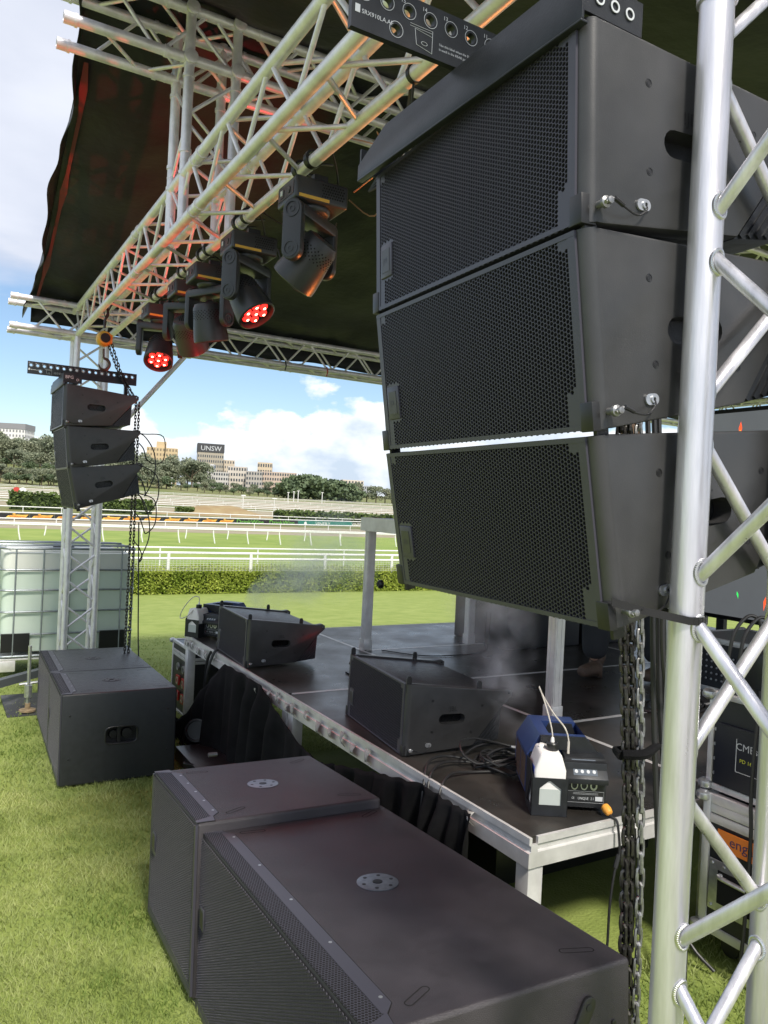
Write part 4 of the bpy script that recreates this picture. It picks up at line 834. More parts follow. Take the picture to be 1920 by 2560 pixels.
# ------------------------------------------------------------ subwoofers
def frame3(yaw,ty,tx):
    yaw,ty,tx=R_(yaw),R_(ty),R_(tx); ey=nrm((-math.sin(yaw),math.cos(yaw),math.tan(ty))); ex=np.array([math.cos(yaw),math.sin(yaw),math.tan(tx)]); ex=nrm(ex-ey*(ex@ey)); ez=np.cross(ex,ey)
    m=Matrix.Identity(3)
    for i,a in enumerate((ex,ey,ez)):
        for j in range(3): m[j][i]=a[j]
    return m
def sub(o,w,d,h,rot,label,group,socket,msub,detail=True,handle=None,plate=False):
    t=thing('subwoofer',label,'subwoofer',o,group,rot=rot)
    mb=MB(); mb.box((.004,0,-h),(d,w,0)); body=mb.build('cabinet',msub,t,local=True,bevel=.011,bseg=4)
    if handle:
        c=MB(); c.prism([(-.075,-.045),(.075,-.045),(.085,-.035),(.085,.035),(.075,.045),(-.075,.045),(-.085,.035),(-.085,-.035)],(handle[0],-.05,handle[1]),(1,0,0),(0,0,1),(0,.10,0)); cutmesh(body,c)
        mb=MB(); mb.box((handle[0]-.084,.048,handle[1]-.044),(handle[0]+.084,.051,handle[1]+.044)); q=mb.build('handle_cup',M_black,body,local=True)
        mb=MB(); mb.path([(handle[0]+.088*math.copysign(abs(math.cos(a))**.4,math.cos(a)),-.001,handle[1]+.049*math.copysign(abs(math.sin(a))**.4,math.sin(a))) for a in np.linspace(0,2*math.pi,40)],.005,6); mb.box((handle[0]-.022,.012,handle[1]-.044),(handle[0]-.004,.05,handle[1]+.044)); mb.lathe((handle[0]-.04,.05,handle[1]),(0,-1,0),[(.028,0),(.022,.02),(0,.021)],16); mb.lathe((handle[0]+.035,.05,handle[1]),(0,-1,0),[(.034,0),(.028,.02),(0,.021)],16); mb.build('handle_rim',M_black,body,local=True)
    fm=.016
    mb=MB(); s=.0042 if detail else .0105
    hexfield(mb,w-.02,h-.03,lambda a,b:.012<a<w-.034 and b<h-.05 and not(w-.10<a<w-.05 and .19<b<.27 and w<.7),lambda a,b,t_:(-.001+t_*2,.010+a,-.010-b),s=s)
    for a,b in((.002,.012),(w-.012,w-.002)): mb.box((-.0022,a,-h+.012),(.006,b,-.006))
    mb.box((-.0022,.012,-h+.012),(.006,w-.012,-h+.03))
    # wrap over the top
    T=.0018; e=.035
    hexfield(mb,w-.02,.085,lambda a,b:.012<a<w-.034 and b<.052-.0*a and not(min(a,w-.02-a)<.03 and b>.03),lambda a,b,t_:(.002+b,.010+a,T-t_*.9) ,s=s,solid=False)
    mb.prism([(.0545,.052),(.062,.0+.045),(.088,.075),(.088,w-.075),(.062,w-.045),(.0545,w-.052)],(0,0,.0004),(1,0,0),(0,1,0),(0,0,.0015)); mb.prism([(.002,.006),(.058,.006),(.0640,.047),(.057,.047),(.002,.022)],(0,0,.0005),(1,0,0),(0,1,0),(0,0,.0016)); mb.prism([(.002,w-.022),(.057,w-.047),(.0640,w-.047),(.058,w-.006),(.002,w-.006)],(0,0,.0005),(1,0,0),(0,1,0),(0,0,.0016))
    mb.build('grille',M_grille,t,local=True,angle=25)
    mb=MB(); mb.box((.0018,.012,-h+.016),(.0038,w-.012,-.012)); mb.prism([(.006,.014),(.056,.03),(.056,w-.03),(.006,w-.014)],(0,0,.0002),(1,0,0),(0,1,0),(0,0,.0003)); mb.build('dark_backing',M_dark,t,local=True)  # thin dark sheet painting in the shade of the hollow behind the holes
    mb=MB(); mb.prism([(.003,.004),(.060,.004),(.0665,.046),(.091,.076),(.091,w-.076),(.0665,w-.046),(.060,w-.004),(.003,w-.004)],(0,0,-.001),(1,0,0),(0,1,0),(0,0,.0013)); mb.build('grille_seam',M_dark,t,local=True)
    mb=MB()
    for yy in np.linspace(.1,w-.1,5): mb.lathe((.078,yy,.0018),(0,0,1),[(.0042,0),(.0042,.0006)],10)
    build_each(mb,'grille_screw',M_steel,t,local=True)
    yb=w-.075; mb=MB(); mb.box((-.006,yb-.022,-.262),(-.001,yb+.022,-.20)); q=mb.build('badge',M_grille,t,local=True,bevel=.002); mb=MB(); mb.box((-.0068,yb-.014,-.254),(-.0055,yb+.014,-.208)); mb.build('badge_plate',M_black,q,local=True)
    sx,sy=socket; mb=MB(); mb.lathe((sx,sy,.0003),(0,0,1),[(.055,0),(.055,.0015),(.050,.0022),(.014,.0022),(.013,-.01)],36); q=mb.build('pole_socket',M_disc if detail else M_sub,t,local=True)
    mb=MB(); mb.lathe((sx,sy,.0),(0,0,1),[(.0125,0),(.0125,.0035),(.010,.0036)],20); 
    for k in range(6): a=k*math.pi/3; mb.lathe((sx+.04*math.cos(a),sy+.04*math.sin(a),.002),(0,0,1),[(.0052,0),(.0052,.001),(.002,.0011)],10)
    build_each(mb,'socket_screw',M_dark if not detail else M_blackm,q,local=True)
    mb=MB()
    for cx,cy,an in((.145,.075,.5),(.145,w-.075,-.15),(d-.085,.075,-.35),(d-.085,w-.075,.55)):
        ca,sa=math.cos(an),math.sin(an); P=[(cx+ca*x-sa*y,cy+sa*x+ca*y) for x,y in pill(0,0,.030,.010)]; Q=[(cx+ca*x-sa*y,cy+sa*x+ca*y) for x,y in pill(0,0,.030,.0075)]
        n=len(P); V=[(p[0],p[1],.0006) for p in P]+[(p[0],p[1],.0006) for p in Q]; mb.add(V,[(k,(k+1)%n,n+(k+1)%n,n+k) for k in range(n)])
    build_each(mb,'stacking_slot',M_dark,t,local=True)
    mb=MB()
    for x in(.05,d-.05):
        for z in(-.10,-.34): mb.lathe((x,-.0005,z-.02),(0,-1,0),[(.006,0),(.006,.002),(.003,.003)],12)
    build_each(mb,'side_screw',M_black,t,local=True)
    if plate:
        mb=MB(); P=pill(0,0,.034,.017); an=1.05; c=(d-.14,-.095); mb.prism([(c[0]+math.cos(an)*x-math.sin(an)*y,c[1]+math.sin(an)*x+math.cos(an)*y) for x,y in P],(0,-.008,0),(1,0,0),(0,0,1),(0,.008,0)); q=mb.build('side_plate',M_black,t,local=True,bevel=.002)
        mb=MB()
        for s_ in(-1,1): mb.lathe((c[0]+s_*.03*math.cos(an),-.008,c[1]+s_*.03*math.sin(an)),(0,-1,0),[(.0075,0),(.0075,.0015),(.003,.0017)],14)
        build_each(mb,'plate_screw',M_blackm,q,local=True)
    return t
rA=frame3(-2.3,-4.3,-.5); rC=frame3(-2.46,-2.37,.2)
M_subp=mat('black textured paint, warm side lit by lamps',(.037,.032,.037),.40,0,var=.22,vs=6,bump=.34,bs=520,rvar=.05,detail=6)  # purple lamp sheen put evenly into the whole cabinet colour
sub((.721,2.271,.614),.632,.633,.519,rA,'square single subwoofer behind the nearest one, sheen on its flat top','subwoofers on the grass by the camera',(.32,.316),M_subp)
sub((.694,1.157,.665),1.145,.633,.519,rA,'nearest and largest subwoofer at the bottom of the view with a metal disc on top','subwoofers on the grass by the camera',(.32,.575),M_subp,plate=True)
sub((.645,4.562,.4705),.727,.64,.51,rC,'far subwoofer with a double hand hole in its side','subwoofers at the foot of the far tower',(.32,.36),M_cab,detail=False,handle=(.33,-.25))
sub((.676,5.291,.4405),.963,.64,.51,rC,'rearmost subwoofer right in front of the caged water tank','subwoofers at the foot of the far tower',(.32,.48),M_cab,detail=False)
# ------------------------------------------------------------ stage decks
ZS=.6
def deck(x0,x1,y0,y1,label,legs):
    t=thing('stage_deck',label,'stage platform',((x0+x1)/2,(y0+y1)/2,0),'joined stage decks')
    mb=MB(); mb.box((x0+.012,y0+.012,ZS-.022),(x1-.012,y1-.012,ZS)); mb.build('plywood_top',M_deck,t)
    mb=MB()
    prof=[(0,0),(0,-.002+.0),(.0,-.022),(.008,-.026),(.008,-.044),(0,-.048),(0,-.095),(.035,-.095),(.035,-.024),(.0115,-.022),(.0115,0)]
    g=.0008
    for (o,X,L) in(((x0+g,y0+g,ZS+.001),(1,0,0),y1-y0-2*g),((x1-g,y0+g,ZS+.001),(-1,0,0),y1-y0-2*g)): mb.prism(prof,o,X,(0,0,1),(0,L,0))
    e=.0362
    for (o,Y,L) in(((x0+e,y0+g*2,ZS+.001),(0,1,0),x1-x0-2*e),((x0+e,y1-g*2,ZS+.001),(0,-1,0),x1-x0-2*e)): mb.prism(prof,o,Y,(0,0,1),(L,0,0))
    # corner ends
    mb.build('frame',M_alu2,t,fixn=True)
    for lx,ly in legs: mb=MB(); mb.box((lx-.03,ly-.03,G(lx,ly)-.03),(lx+.03,ly+.03,ZS-.096)); mb.build('leg',M_alu2,t,bevel=.003)
a,b,c_=1.79,3.695,5.60
deck(1.62,2.595,a,b,'near front stage deck carrying the smoke machine and the nearer speaker',[(1.66,a+.04),(2.55,a+.04),(1.66,b-.04),(2.55,b-.04)])
deck(1.62,2.595,b,c_,'far front stage deck carrying the farther speaker',[(1.66,b+.04),(2.55,b+.04),(1.66,c_-.04),(2.55,c_-.04)])
ys=[1.79,2.743,3.695,4.648,5.60]
for k,(nm) in enumerate(('first stage deck of the second row, nearest the cases at right','second stage deck of the second row, under the near table legs','third stage deck of the second row, crossed by a thin cable','fourth stage deck of the second row, at the far end')):
    deck(2.595,4.545,ys[k],ys[k+1],nm,[(2.66,ys[k]+.04),(4.5,ys[k]+.04),(2.66,ys[k+1]-.04)]); 
for k,nm in enumerate(('first stage deck of the third row, behind the near tower','second stage deck of the third row, where the person stands','third stage deck of the third row, by the tall black speaker','fourth stage deck of the third row, in the far right corner')): deck(4.545,6.495,ys[k],ys[k+1],nm,[(4.6,ys[k]+.04),(6.45,ys[k]+.04)])
# ribbons / skirt clips on the front frame
for i,y in enumerate([2.08,2.80,2.93,3.03,3.15,3.28,3.42,3.58,3.66,3.78,3.9,4.1,4.9,5.05,5.22,5.38,5.5]):
    w=.035+.02*((i*7)%3)/2; mb=MB(); z1=.585-.01*(i%3); dz=.048+.012*(i%2)
    def fn(u,v): return (1.618-.004-.022*math.sin(v*math.pi)*(.6+.4*math.cos(u*3.14)) - .012*math.sin(math.pi*u)*(1-v),y+w*(u-.5)*(1+.2*v),z1-dz*v+.01*math.sin(u*3)*(i%2))
    mb.grid(fn,6,6); o=solo(mb,'skirt_clip',M_grey,'pale fabric loop fastened along the front edge of the stage','clip','fabric loops along the stage edge',angle=180); s=o.modifiers.new('s','SOLIDIFY'); s.thickness=.0012
# black skirt
def skirt():
    px=[(444,1788),(470,1795),(495,1772),(530,1715),(566,1659),(615,1672),(660,1712),(705,1782),(768,1860),(820,1903),(860,1910),(930,1925),(985,1938),(1060,1940),(1110,1968),(1155,1995),(1184,2030)]
    K=[onx(p,1.60) for p in px]; ys_=np.array([k[1] for k in K]); zs=np.array([min(k[2],.585) for k in K]); s=np.linspace(0,1,len(K))
    mb=MB()
    def fn(u,v):
        y=np.interp(u,s,ys_); zt=np.interp(u,s,zs); gz=G(1.6,y)-.01; z=zt+(gz-zt)*v
        slack=max(0,.585-zt); fold=.050*(abs(math.sin(u*62))-.5)+.018*math.sin(u*151+1)+.014*math.sin(u*37)
        return (1.592-.05*min(1,slack*4)-.02*v-fold*(.12+.88*min(1,v*5))*(1+.5*v),y+.012*math.sin(u*95+1.2)*v,z+.003*math.sin(u*190)*(1-v))
    mb.grid(fn,420,22); o=solo(mb,'stage_skirt',M_cloth,'black pleated skirt sagging loose from the front edge of the stage','skirt',angle=180); m=o.modifiers.new('s','SOLIDIFY'); m.thickness=.002
skirt()
# steel crossbar and dark hardware seen under the deck
mb=MB(); mb.obox((1.95,3.0,.22),[X_,Y_,Z_],(.5,.02,.02)); mb.obox((2.2,3.3,.18),[X_,Y_,Z_],(.02,.5,.02)); solo(mb,'under_bar',mat('blue grey steel',(.06,.08,.11),.5,.5),'blue grey steel bar lying low under the stage','bar')
mb=MB(); mb.path([(1.75,2.95,.12),(1.75,2.9,.30),(1.78,2.80,.33),(1.80,2.72,.30),(1.8,2.7,.12)],.012,8); mb.box((1.70,2.93,.10),(1.78,3.01,.36)); solo(mb,'lamp_stand',M_black,'black folded stand lying under the stage behind the skirt','stand')
# ------------------------------------------------------------ table of deck modules on the stage
t=thing('dj_table','table made of a stage deck on four tall aluminium legs','table',(3.05,3.75,ZS)); mb=MB(); mb.box((2.60,2.76,1.505),(3.53,4.73,1.52)); mb.build('table_top',M_deck,t)
mb=MB(); mb.box((2.585,2.745,1.43),(2.60,4.745,1.522)); mb.box((3.53,2.745,1.43),(3.545,4.745,1.522)); mb.box((2.601,2.745,1.43),(3.529,2.76,1.522)); mb.box((2.601,4.73,1.43),(3.529,4.745,1.522)); mb.build('frame',M_alu2,t)
for lx,ly in((2.64,2.80),(2.64,4.69),(3.49,2.82),(3.52,4.67)):
    mb=MB(); mb.box((lx-.028,ly-.028,ZS+.07),(lx+.028,ly+.028,1.43)); 
    for s in(-1,1): mb.box((lx-.0305,ly+s*.014-.007,ZS+.07),(lx-.028,ly+s*.014+.007,1.43)); mb.box((lx+s*.014-.007,ly-.0305,ZS+.07),(lx+s*.014+.007,ly-.028,1.43))
    l=mb.build('leg',M_alu2,t)
    mb=MB(); mb.box((lx-.034,ly-.034,ZS+.001),(lx+.034,ly+.034,ZS+.075)); mb.box((lx-.035,ly-.035,1.13),(lx+.035,ly+.035,1.40)) if ly<3 and lx<3 else None; build_each(mb,'foot_sleeve',M_alu2,l,bevel=.002)
mb=MB(); mb.lathe((2.70,4.66,1.06),(1,0,0),[(.02,0),(.03,.01),(.03,.03),(.015,.04)],14); solo(mb,'clamp_knob',M_black,'black round knob on the far front table leg','knob')
# ------------------------------------------------------------ tall black speaker on stage
t=thing('stage_speaker','tall black speaker cabinet on the stage behind the far table legs','speaker',(4.1,4.7,ZS)); mb=MB(); mb.box((3.63,4.36,ZS+.001),(4.35,5.02,ZS+1.0)); mb.build('cabinet',M_cab,t,bevel=.012); mb=MB(); mb.box((3.626,4.50,ZS+.34),(3.631,4.62,ZS+.52)); mb.build('handle_cup',M_dark,t)
mb=MB(); mb.box((4.42,4.38,ZS+.001),(4.95,4.9,ZS+.7)); solo(mb,'speaker_box',M_cab,'lower black box standing right of the tall black stage speaker','box',bevel=.012)
for P,l in(([(2.72,4.6,ZS+.006),(2.9,4.35,ZS+.006),(3.15,4.30,ZS+.006),(3.42,4.36,ZS+.006),(3.55,4.52,ZS+.05),(3.64,4.62,ZS+.27)],'thin black cable crossing the stage to the tall speaker'),([(3.42,4.36,ZS+.006),(3.5,4.42,ZS+.01),(3.56,4.48,ZS+.10),(3.63,4.56,ZS+.25)],'second black cable plugged into the tall stage speaker')):
    mb=MB(); mb.path(P,.004,6); solo(mb,'cable',M_rub,l,'cable')
# ------------------------------------------------------------ screen
def screen():
    t=thing('led_screen','large grey screen with red and green light streaks behind the tower','screen',(4.9,2.6,ZS)); x=4.87
    mb=MB(); mb.box((x,1.25,.92),(x+.06,3.85,2.42)); mb.build('panel',M_black,t,bevel=.004)
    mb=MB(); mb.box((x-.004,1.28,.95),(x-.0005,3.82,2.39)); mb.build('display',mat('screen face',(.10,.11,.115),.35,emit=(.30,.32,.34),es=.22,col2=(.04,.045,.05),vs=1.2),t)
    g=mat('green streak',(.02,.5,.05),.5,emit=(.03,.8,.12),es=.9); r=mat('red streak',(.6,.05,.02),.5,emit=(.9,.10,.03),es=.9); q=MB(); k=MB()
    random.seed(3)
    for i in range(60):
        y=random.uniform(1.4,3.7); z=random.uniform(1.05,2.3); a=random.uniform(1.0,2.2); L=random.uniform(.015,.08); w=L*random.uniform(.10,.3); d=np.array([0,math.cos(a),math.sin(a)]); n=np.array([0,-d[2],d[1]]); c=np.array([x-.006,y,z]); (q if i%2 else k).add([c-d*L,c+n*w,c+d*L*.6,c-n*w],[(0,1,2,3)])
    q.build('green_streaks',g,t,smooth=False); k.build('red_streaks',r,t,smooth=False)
    mb=MB(); mb.box((x+.02,1.5,ZS),(x+.06,1.56,.92)); mb.box((x+.02,3.5,ZS),(x+.06,3.56,.92)); mb.box((x-.25,1.48,ZS+.001),(x+.3,1.58,ZS+.03)); mb.box((x-.25,3.48,ZS+.001),(x+.3,3.58,ZS+.03)); mb.build('stand',M_black,t)
screen()
# ------------------------------------------------------------ smoke machines
M_blue=mat('blue powder coat',(.030,.055,.17),.34,.2,bump=.05,bs=400,var=.08,vs=20)
M_jug=mat('white translucent jug',(.78,.76,.74),.35,spec=.4); M_liq=mat('pale smoke fluid',(.45,.49,.47),.3); M_tube=mat('clear hose',(.62,.58,.52),.15,spec=.8,alpha=.75)
M_or=mat('orange connector',(.75,.33,.05),.4)
def fogger(o,yaw,label,near):
    t=thing('smoke_machine',label,'smoke machine',o,'smoke machines on the stage',rot=Matrix.Rotation(R_(yaw),3,'Z')); t.scale=(.77,.85,1); L=dict(local=True)
    mb=MB(); mb.box((.012,.06,.012),(.335,.46,.165)); body=mb.build('body',M_blackm,t,bevel=.004,**L)
    # blue hood: chamfered section extruded backwards
    sec=[(.0,.02),(.0,.155),(.055,.225),(.265,.225),(.345,.150),(.345,.02)]
    mb=MB(); mb.prism(sec,(0,.17,0),(1,0,0),(0,0,1),(0,.31,0)); hood=mb.build('hood',M_blue,t,fixn=True,**L)
    c=MB(); c.prism([(.085,.165),(.12,.29),(.25,.29),(.285,.165)],(0,.205,0),(1,0,0),(0,0,1),(0,.19,0)); cutmesh(hood,c)
    mb=MB(); mb.prism([(.262,.170),(.352,.128),(.352,.150),(.262,.226),(.055,.226),(.055,.19)],(0,.150,0),(1,0,0),(0,0,1),(0,.019,0)); mb.build('hood_lip',M_blackm,t,**L)
    mb=MB(); mb.prism([(.108,.192),(.130,.229),(.240,.229),(.258,.192)],(0,.345,0),(1,0,0),(0,0,1),(0,.006,0)); mb.box((.15,.25,.194),(.22,.33,.1945)); mb.build('handle',M_blackm,hood,**L)
    mb=MB()
    for y0 in(.19,.33):
        for i in range(14):
            for j in range(12):
                z=.030+j*.0095; 
                if (i+j)%2==0: mb.lathe((-.0004,y0+.005+i*.0085,z),(-1,0,0),[(.0036,0),(.0036,.0012)],6)
        mb.box((-.0008,y0,.026),(-.0003,y0+.125,.142))
    mb.build('side_vent',mat('rusty brown mesh',(.07,.045,.032),.8,var=.4,vs=70) if near else bpy.data.materials['rusty brown mesh'],hood,**L)
    # sloped control face
    mb=MB(); mb.prism([(.030,.118),(.030,.1),(.16,.1),(.16,.178),(.1,.172)],(.155,0,0),(0,1,0),(0,0,1),(.180,0,0)); q=mb.build('control_panel',M_blackm,t,bevel=.002,fixn=True,**L)
    sl=nrm((0,.07,.054)); n=np.cross((1,0,0),sl); P=lambda a,b,h=.0012:(np.array([.155+a,.030,.118])+sl*b+n*h)
    mb=MB(); mb.prism([(.030,.014),(.135,.014),(.135,.080),(.030,.080)],P(0,0,.0005),(1,0,0),sl,n*.0008); mb.build('display_panel',mat('blue grey panel',(.07,.09,.12),.4) if near else bpy.data.materials['blue grey panel'],q,**L)
    mb=MB(); mb.prism([(.070,.048),(.122,.048),(.122,.070),(.070,.070)],P(0,0,.0015),(1,0,0),sl,n*.0008); mb.build('display_window',mat('red display',(.4,.02,.03),.3,emit=(.8,.03,.04),es=.6) if near else bpy.data.materials['red display'],q,**L)
    mb=MB()
    for k in range(4): mb.lathe(P(.043+.026*k,.029,.0013),n,[(.0072,0),(.0072,.0012)],14)
    for k in range(4): mb.box(tuple(P(.036,.048+.006*k,.0013)-[0,0,.0005]),tuple(P(.060,.048+.006*k,.0018)+[0,.001,.001]))
    build_each(mb,'button',M_print,q,**L)
    mb=MB()
    for k in range(3): mb.ring((.195+.042*k,.0595,.088),(0,-1,0),.0115 if k<2 else .009,.0155,.002,22)
    build_each(mb,'round_socket',M_steel,body,**L)
    mb=MB(); mb.box((.165,.0588,.030),(.325,.0596,.0305)); mb.box((.165,.0588,.068),(.325,.0596,.0685)); mb.box((.165,.0588,.030),(.1655,.0596,.0685)); mb.box((.3245,.0588,.030),(.325,.0596,.0685)); mb.text('UNIQUE',.0125,(.235,.0586,.040),(1,0,0),(0,0,1)); mb.text('2.1',.0125,(.274,.0586,.040),(1,0,0),(0,0,1)); mb.box((.288,.0588,.037),(.320,.0594,.052)); mb.text('CE',.010,(.190,.0586,.041),(1,0,0),(0,0,1)); mb.box((.19,.0588,.058),(.30,.0594,.0585)); mb.box((.19,.0588,.062),(.30,.0594,.0625)); mb.build('rating_label',M_print,body,**L)
    # bottle bracket with house-shaped window and jug
    c=MB(); mb=MB(); mb.prism([(-.005,-.0),(.150,0),(.150,.126),(-.005,.126)],(0,-.012,0),(1,0,0),(0,0,1),(0,.003,0)); br=mb.build('bottle_bracket',M_blackm,t,**L)
    c.prism([(.028,.036),(.122,.036),(.122,.090),(.075,.116),(.065,.116),(.028,.092)],(0,-.05,0),(1,0,0),(0,0,1),(0,.1,0)); cutmesh(br,c)
    mb=MB(); mb.prism([(-.012,0),(.14,0),(.14,.16),(.06,.165),(-.012,.126)],(-.005,0,0),(0,1,0),(0,0,1),(.003,0,0)); s_=mb.build('bracket_side',M_blackm,br,**L); c=MB(); c.prism([(.012,.03),(.02,.12),(.045,.10),(.10,.02)],(-.05,0,0),(0,1,0),(0,0,1),(.1,0,0)); cutmesh(s_,c)
    mb=MB(); mb.box((.147,-.012,0),(.150,.14,.10)); mb.box((0,-.008,0),(.148,.16,.003)); mb.build('bracket_floor',M_blackm,br,**L)
    mb=MB(); mb.prism([(.006,.006),(.142,.006),(.142,.150),(.118,.205),(.030,.205),(.006,.150)],(0,-.006,0),(1,0,0),(0,0,1),(0,.145,0)); jug=mb.build('jug',M_jug,t,bevel=.010,bseg=3,**L)
    mb=MB(); mb.box((.0085,-.0068,.010),(.1395,.0,.088)); mb.build('liquid',M_liq,jug,**L)
    mb=MB(); mb.lathe((.088,.055,.203),(0,0,1),[(.024,0),(.026,.004),(.026,.024),(.023,.028)],24); mb.build('cap',M_black,jug,**L)
    mb=MB(); mb.lathe((.088,.055,.230),(0,0,1),[(.009,0),(.009,.008),(.006,.016),(.003,.018)],12); mb.lathe((.050,.09,.195),(0,0,1),[(.016,0),(.018,.012),(.012,.02)],14); mb.build('valve',M_jug,jug,**L)
    mb=MB(); mb.box((.0055,.01,.13),(.0062,.06,.155)); mb.build('blue_label',mat('blue label',(.05,.10,.55),.5) if near else bpy.data.materials['blue label'],jug,**L)
    mb=MB()
    if near:
        mb.path([(.088,.055,.245),(.085,.075,.275),(.070,.13,.33),(.055,.20,.375),(.050,.215,.385),(.060,.19,.365),(.10,.12,.315),(.145,.075,.275),(.160,.060,.235),(.158,.05,.195)],.0032,8)
        mb.path([(.160,.060,.235),(.158,.05,.195)],.0055,8)
    else: mb.path([(.088,.055,.245),(.06,.08,.28),(-.03,.1,.27),(-.09,.05,.19),(-.06,-.02,.13),(.03,-.03,.15),(.08,.0,.20)],.004,8)
    mb.build('hose',M_tube,t,**L)
    return t
fogger((1.757,1.940,.601),-32,'near blue and black smoke machine with a white jug on the stage corner',True)
fogger((1.60,5.49,.601),-55,'second smoke machine half hidden behind the farther stage speaker',False)
t=thing('power_cord','black power cord with an orange plug running off the stage edge','power cord',(2.0,1.9,.6))
mb=MB(); mb.lathe((1.985,1.838,.632),(-.1,-1,-.55),[(.008,0),(.014,.006),(.0155,.02),(.012,.034),(.006,.038)],18); mb.build('plug',M_or,t)
mb=MB(); mb.path([(1.983,1.81,.612),(1.983,1.795,.606),(1.99,1.785,.600),(1.99,1.775,.575),(1.99,1.765,.50),(1.965,1.76,.44),(1.94,1.75,.34),(1.925,1.74,.2),(1.90,1.74,.12)],.0045,8); mb.path([(1.987,1.765,.495),(1.970,1.762,.455)],.008,8); mb.build('cord',M_rub,t)
mb=MB(); mb.path([(2.12,2.06,.612),(2.20,2.075,.612)],[.004,.008],10); solo(mb,'steel_pin',M_steel,'small steel handle pin lying on the deck right of the near smoke machine','pin')
# heap of cables
random.seed(11)
for i in range(9):
    cx,cy=2.02+random.uniform(-.05,.05),2.36+random.uniform(-.04,.04); ra=random.uniform(.09,.17); rb=random.uniform(.07,.12); z0=.606+.008*(i%5); a0=random.uniform(0,6); mb=MB()
    mb.path([(cx+ra*math.cos(a+a0),cy+rb*math.sin(a+a0),z0+.02*abs(math.sin(2*a+i))+(.05*max(0,math.sin(a+i))**4 if i%3==0 else 0)) for a in np.linspace(0,6.28*(1+.35*(i%2)),36)],.0045,8)
    solo(mb,'coiled_cable',M_rub,'black cable looped in the tangled heap between the near speaker and the smoke machine','cable','tangled heap of cables on the stage')
for i,(P,l) in enumerate([([(1.90,2.42,.61),(1.80,2.48,.625),(1.70,2.46,.63),(1.635,2.40,.60),(1.60,2.36,.52),(1.585,2.36,.40)],'uppermost of the cables running over the stage edge beside the near speaker'),([(1.92,2.38,.61),(1.80,2.43,.62),(1.70,2.41,.625),(1.63,2.36,.60),(1.60,2.33,.52),(1.585,2.33,.40)],'middle one of the cables running over the stage edge'),([(1.90,2.30,.61),(1.80,2.33,.61),(1.70,2.32,.62),(1.63,2.28,.60),(1.60,2.26,.53),(1.585,2.26,.42)],'lowest single cable running over the stage edge near the smoke machine')]):
    mb=MB(); mb.path(P,.0055,8); solo(mb,'cable',M_rub,l,'cable')
mb=MB()
for p,q in(((2.08,2.44,.64),(2.15,2.42,.63)),((2.05,2.36,.63),(2.12,2.38,.635))): mb.lathe(p,np.array(q)-np.array(p),[(.008,0),(.0085,.03),(.006,.055)],12)
solo(mb,'cable_plug',M_steel,'silver cable plugs lying on the tangled heap','plug')
for P,l in (([(1.60,4.9,.60),(1.585,4.93,.52),(1.60,5.0,.30),(1.62,5.03,.05)],'thick black cable hanging over the stage edge by the farther speaker'),([(1.63,4.86,.62),(1.60,4.86,.585),(1.57,4.87,.45),(1.59,4.95,.15)],'second black cable hanging over the stage edge by the farther speaker')):
    mb=MB(); mb.path(P,.010,8); solo(mb,'cable',M_rub,l,'cable')
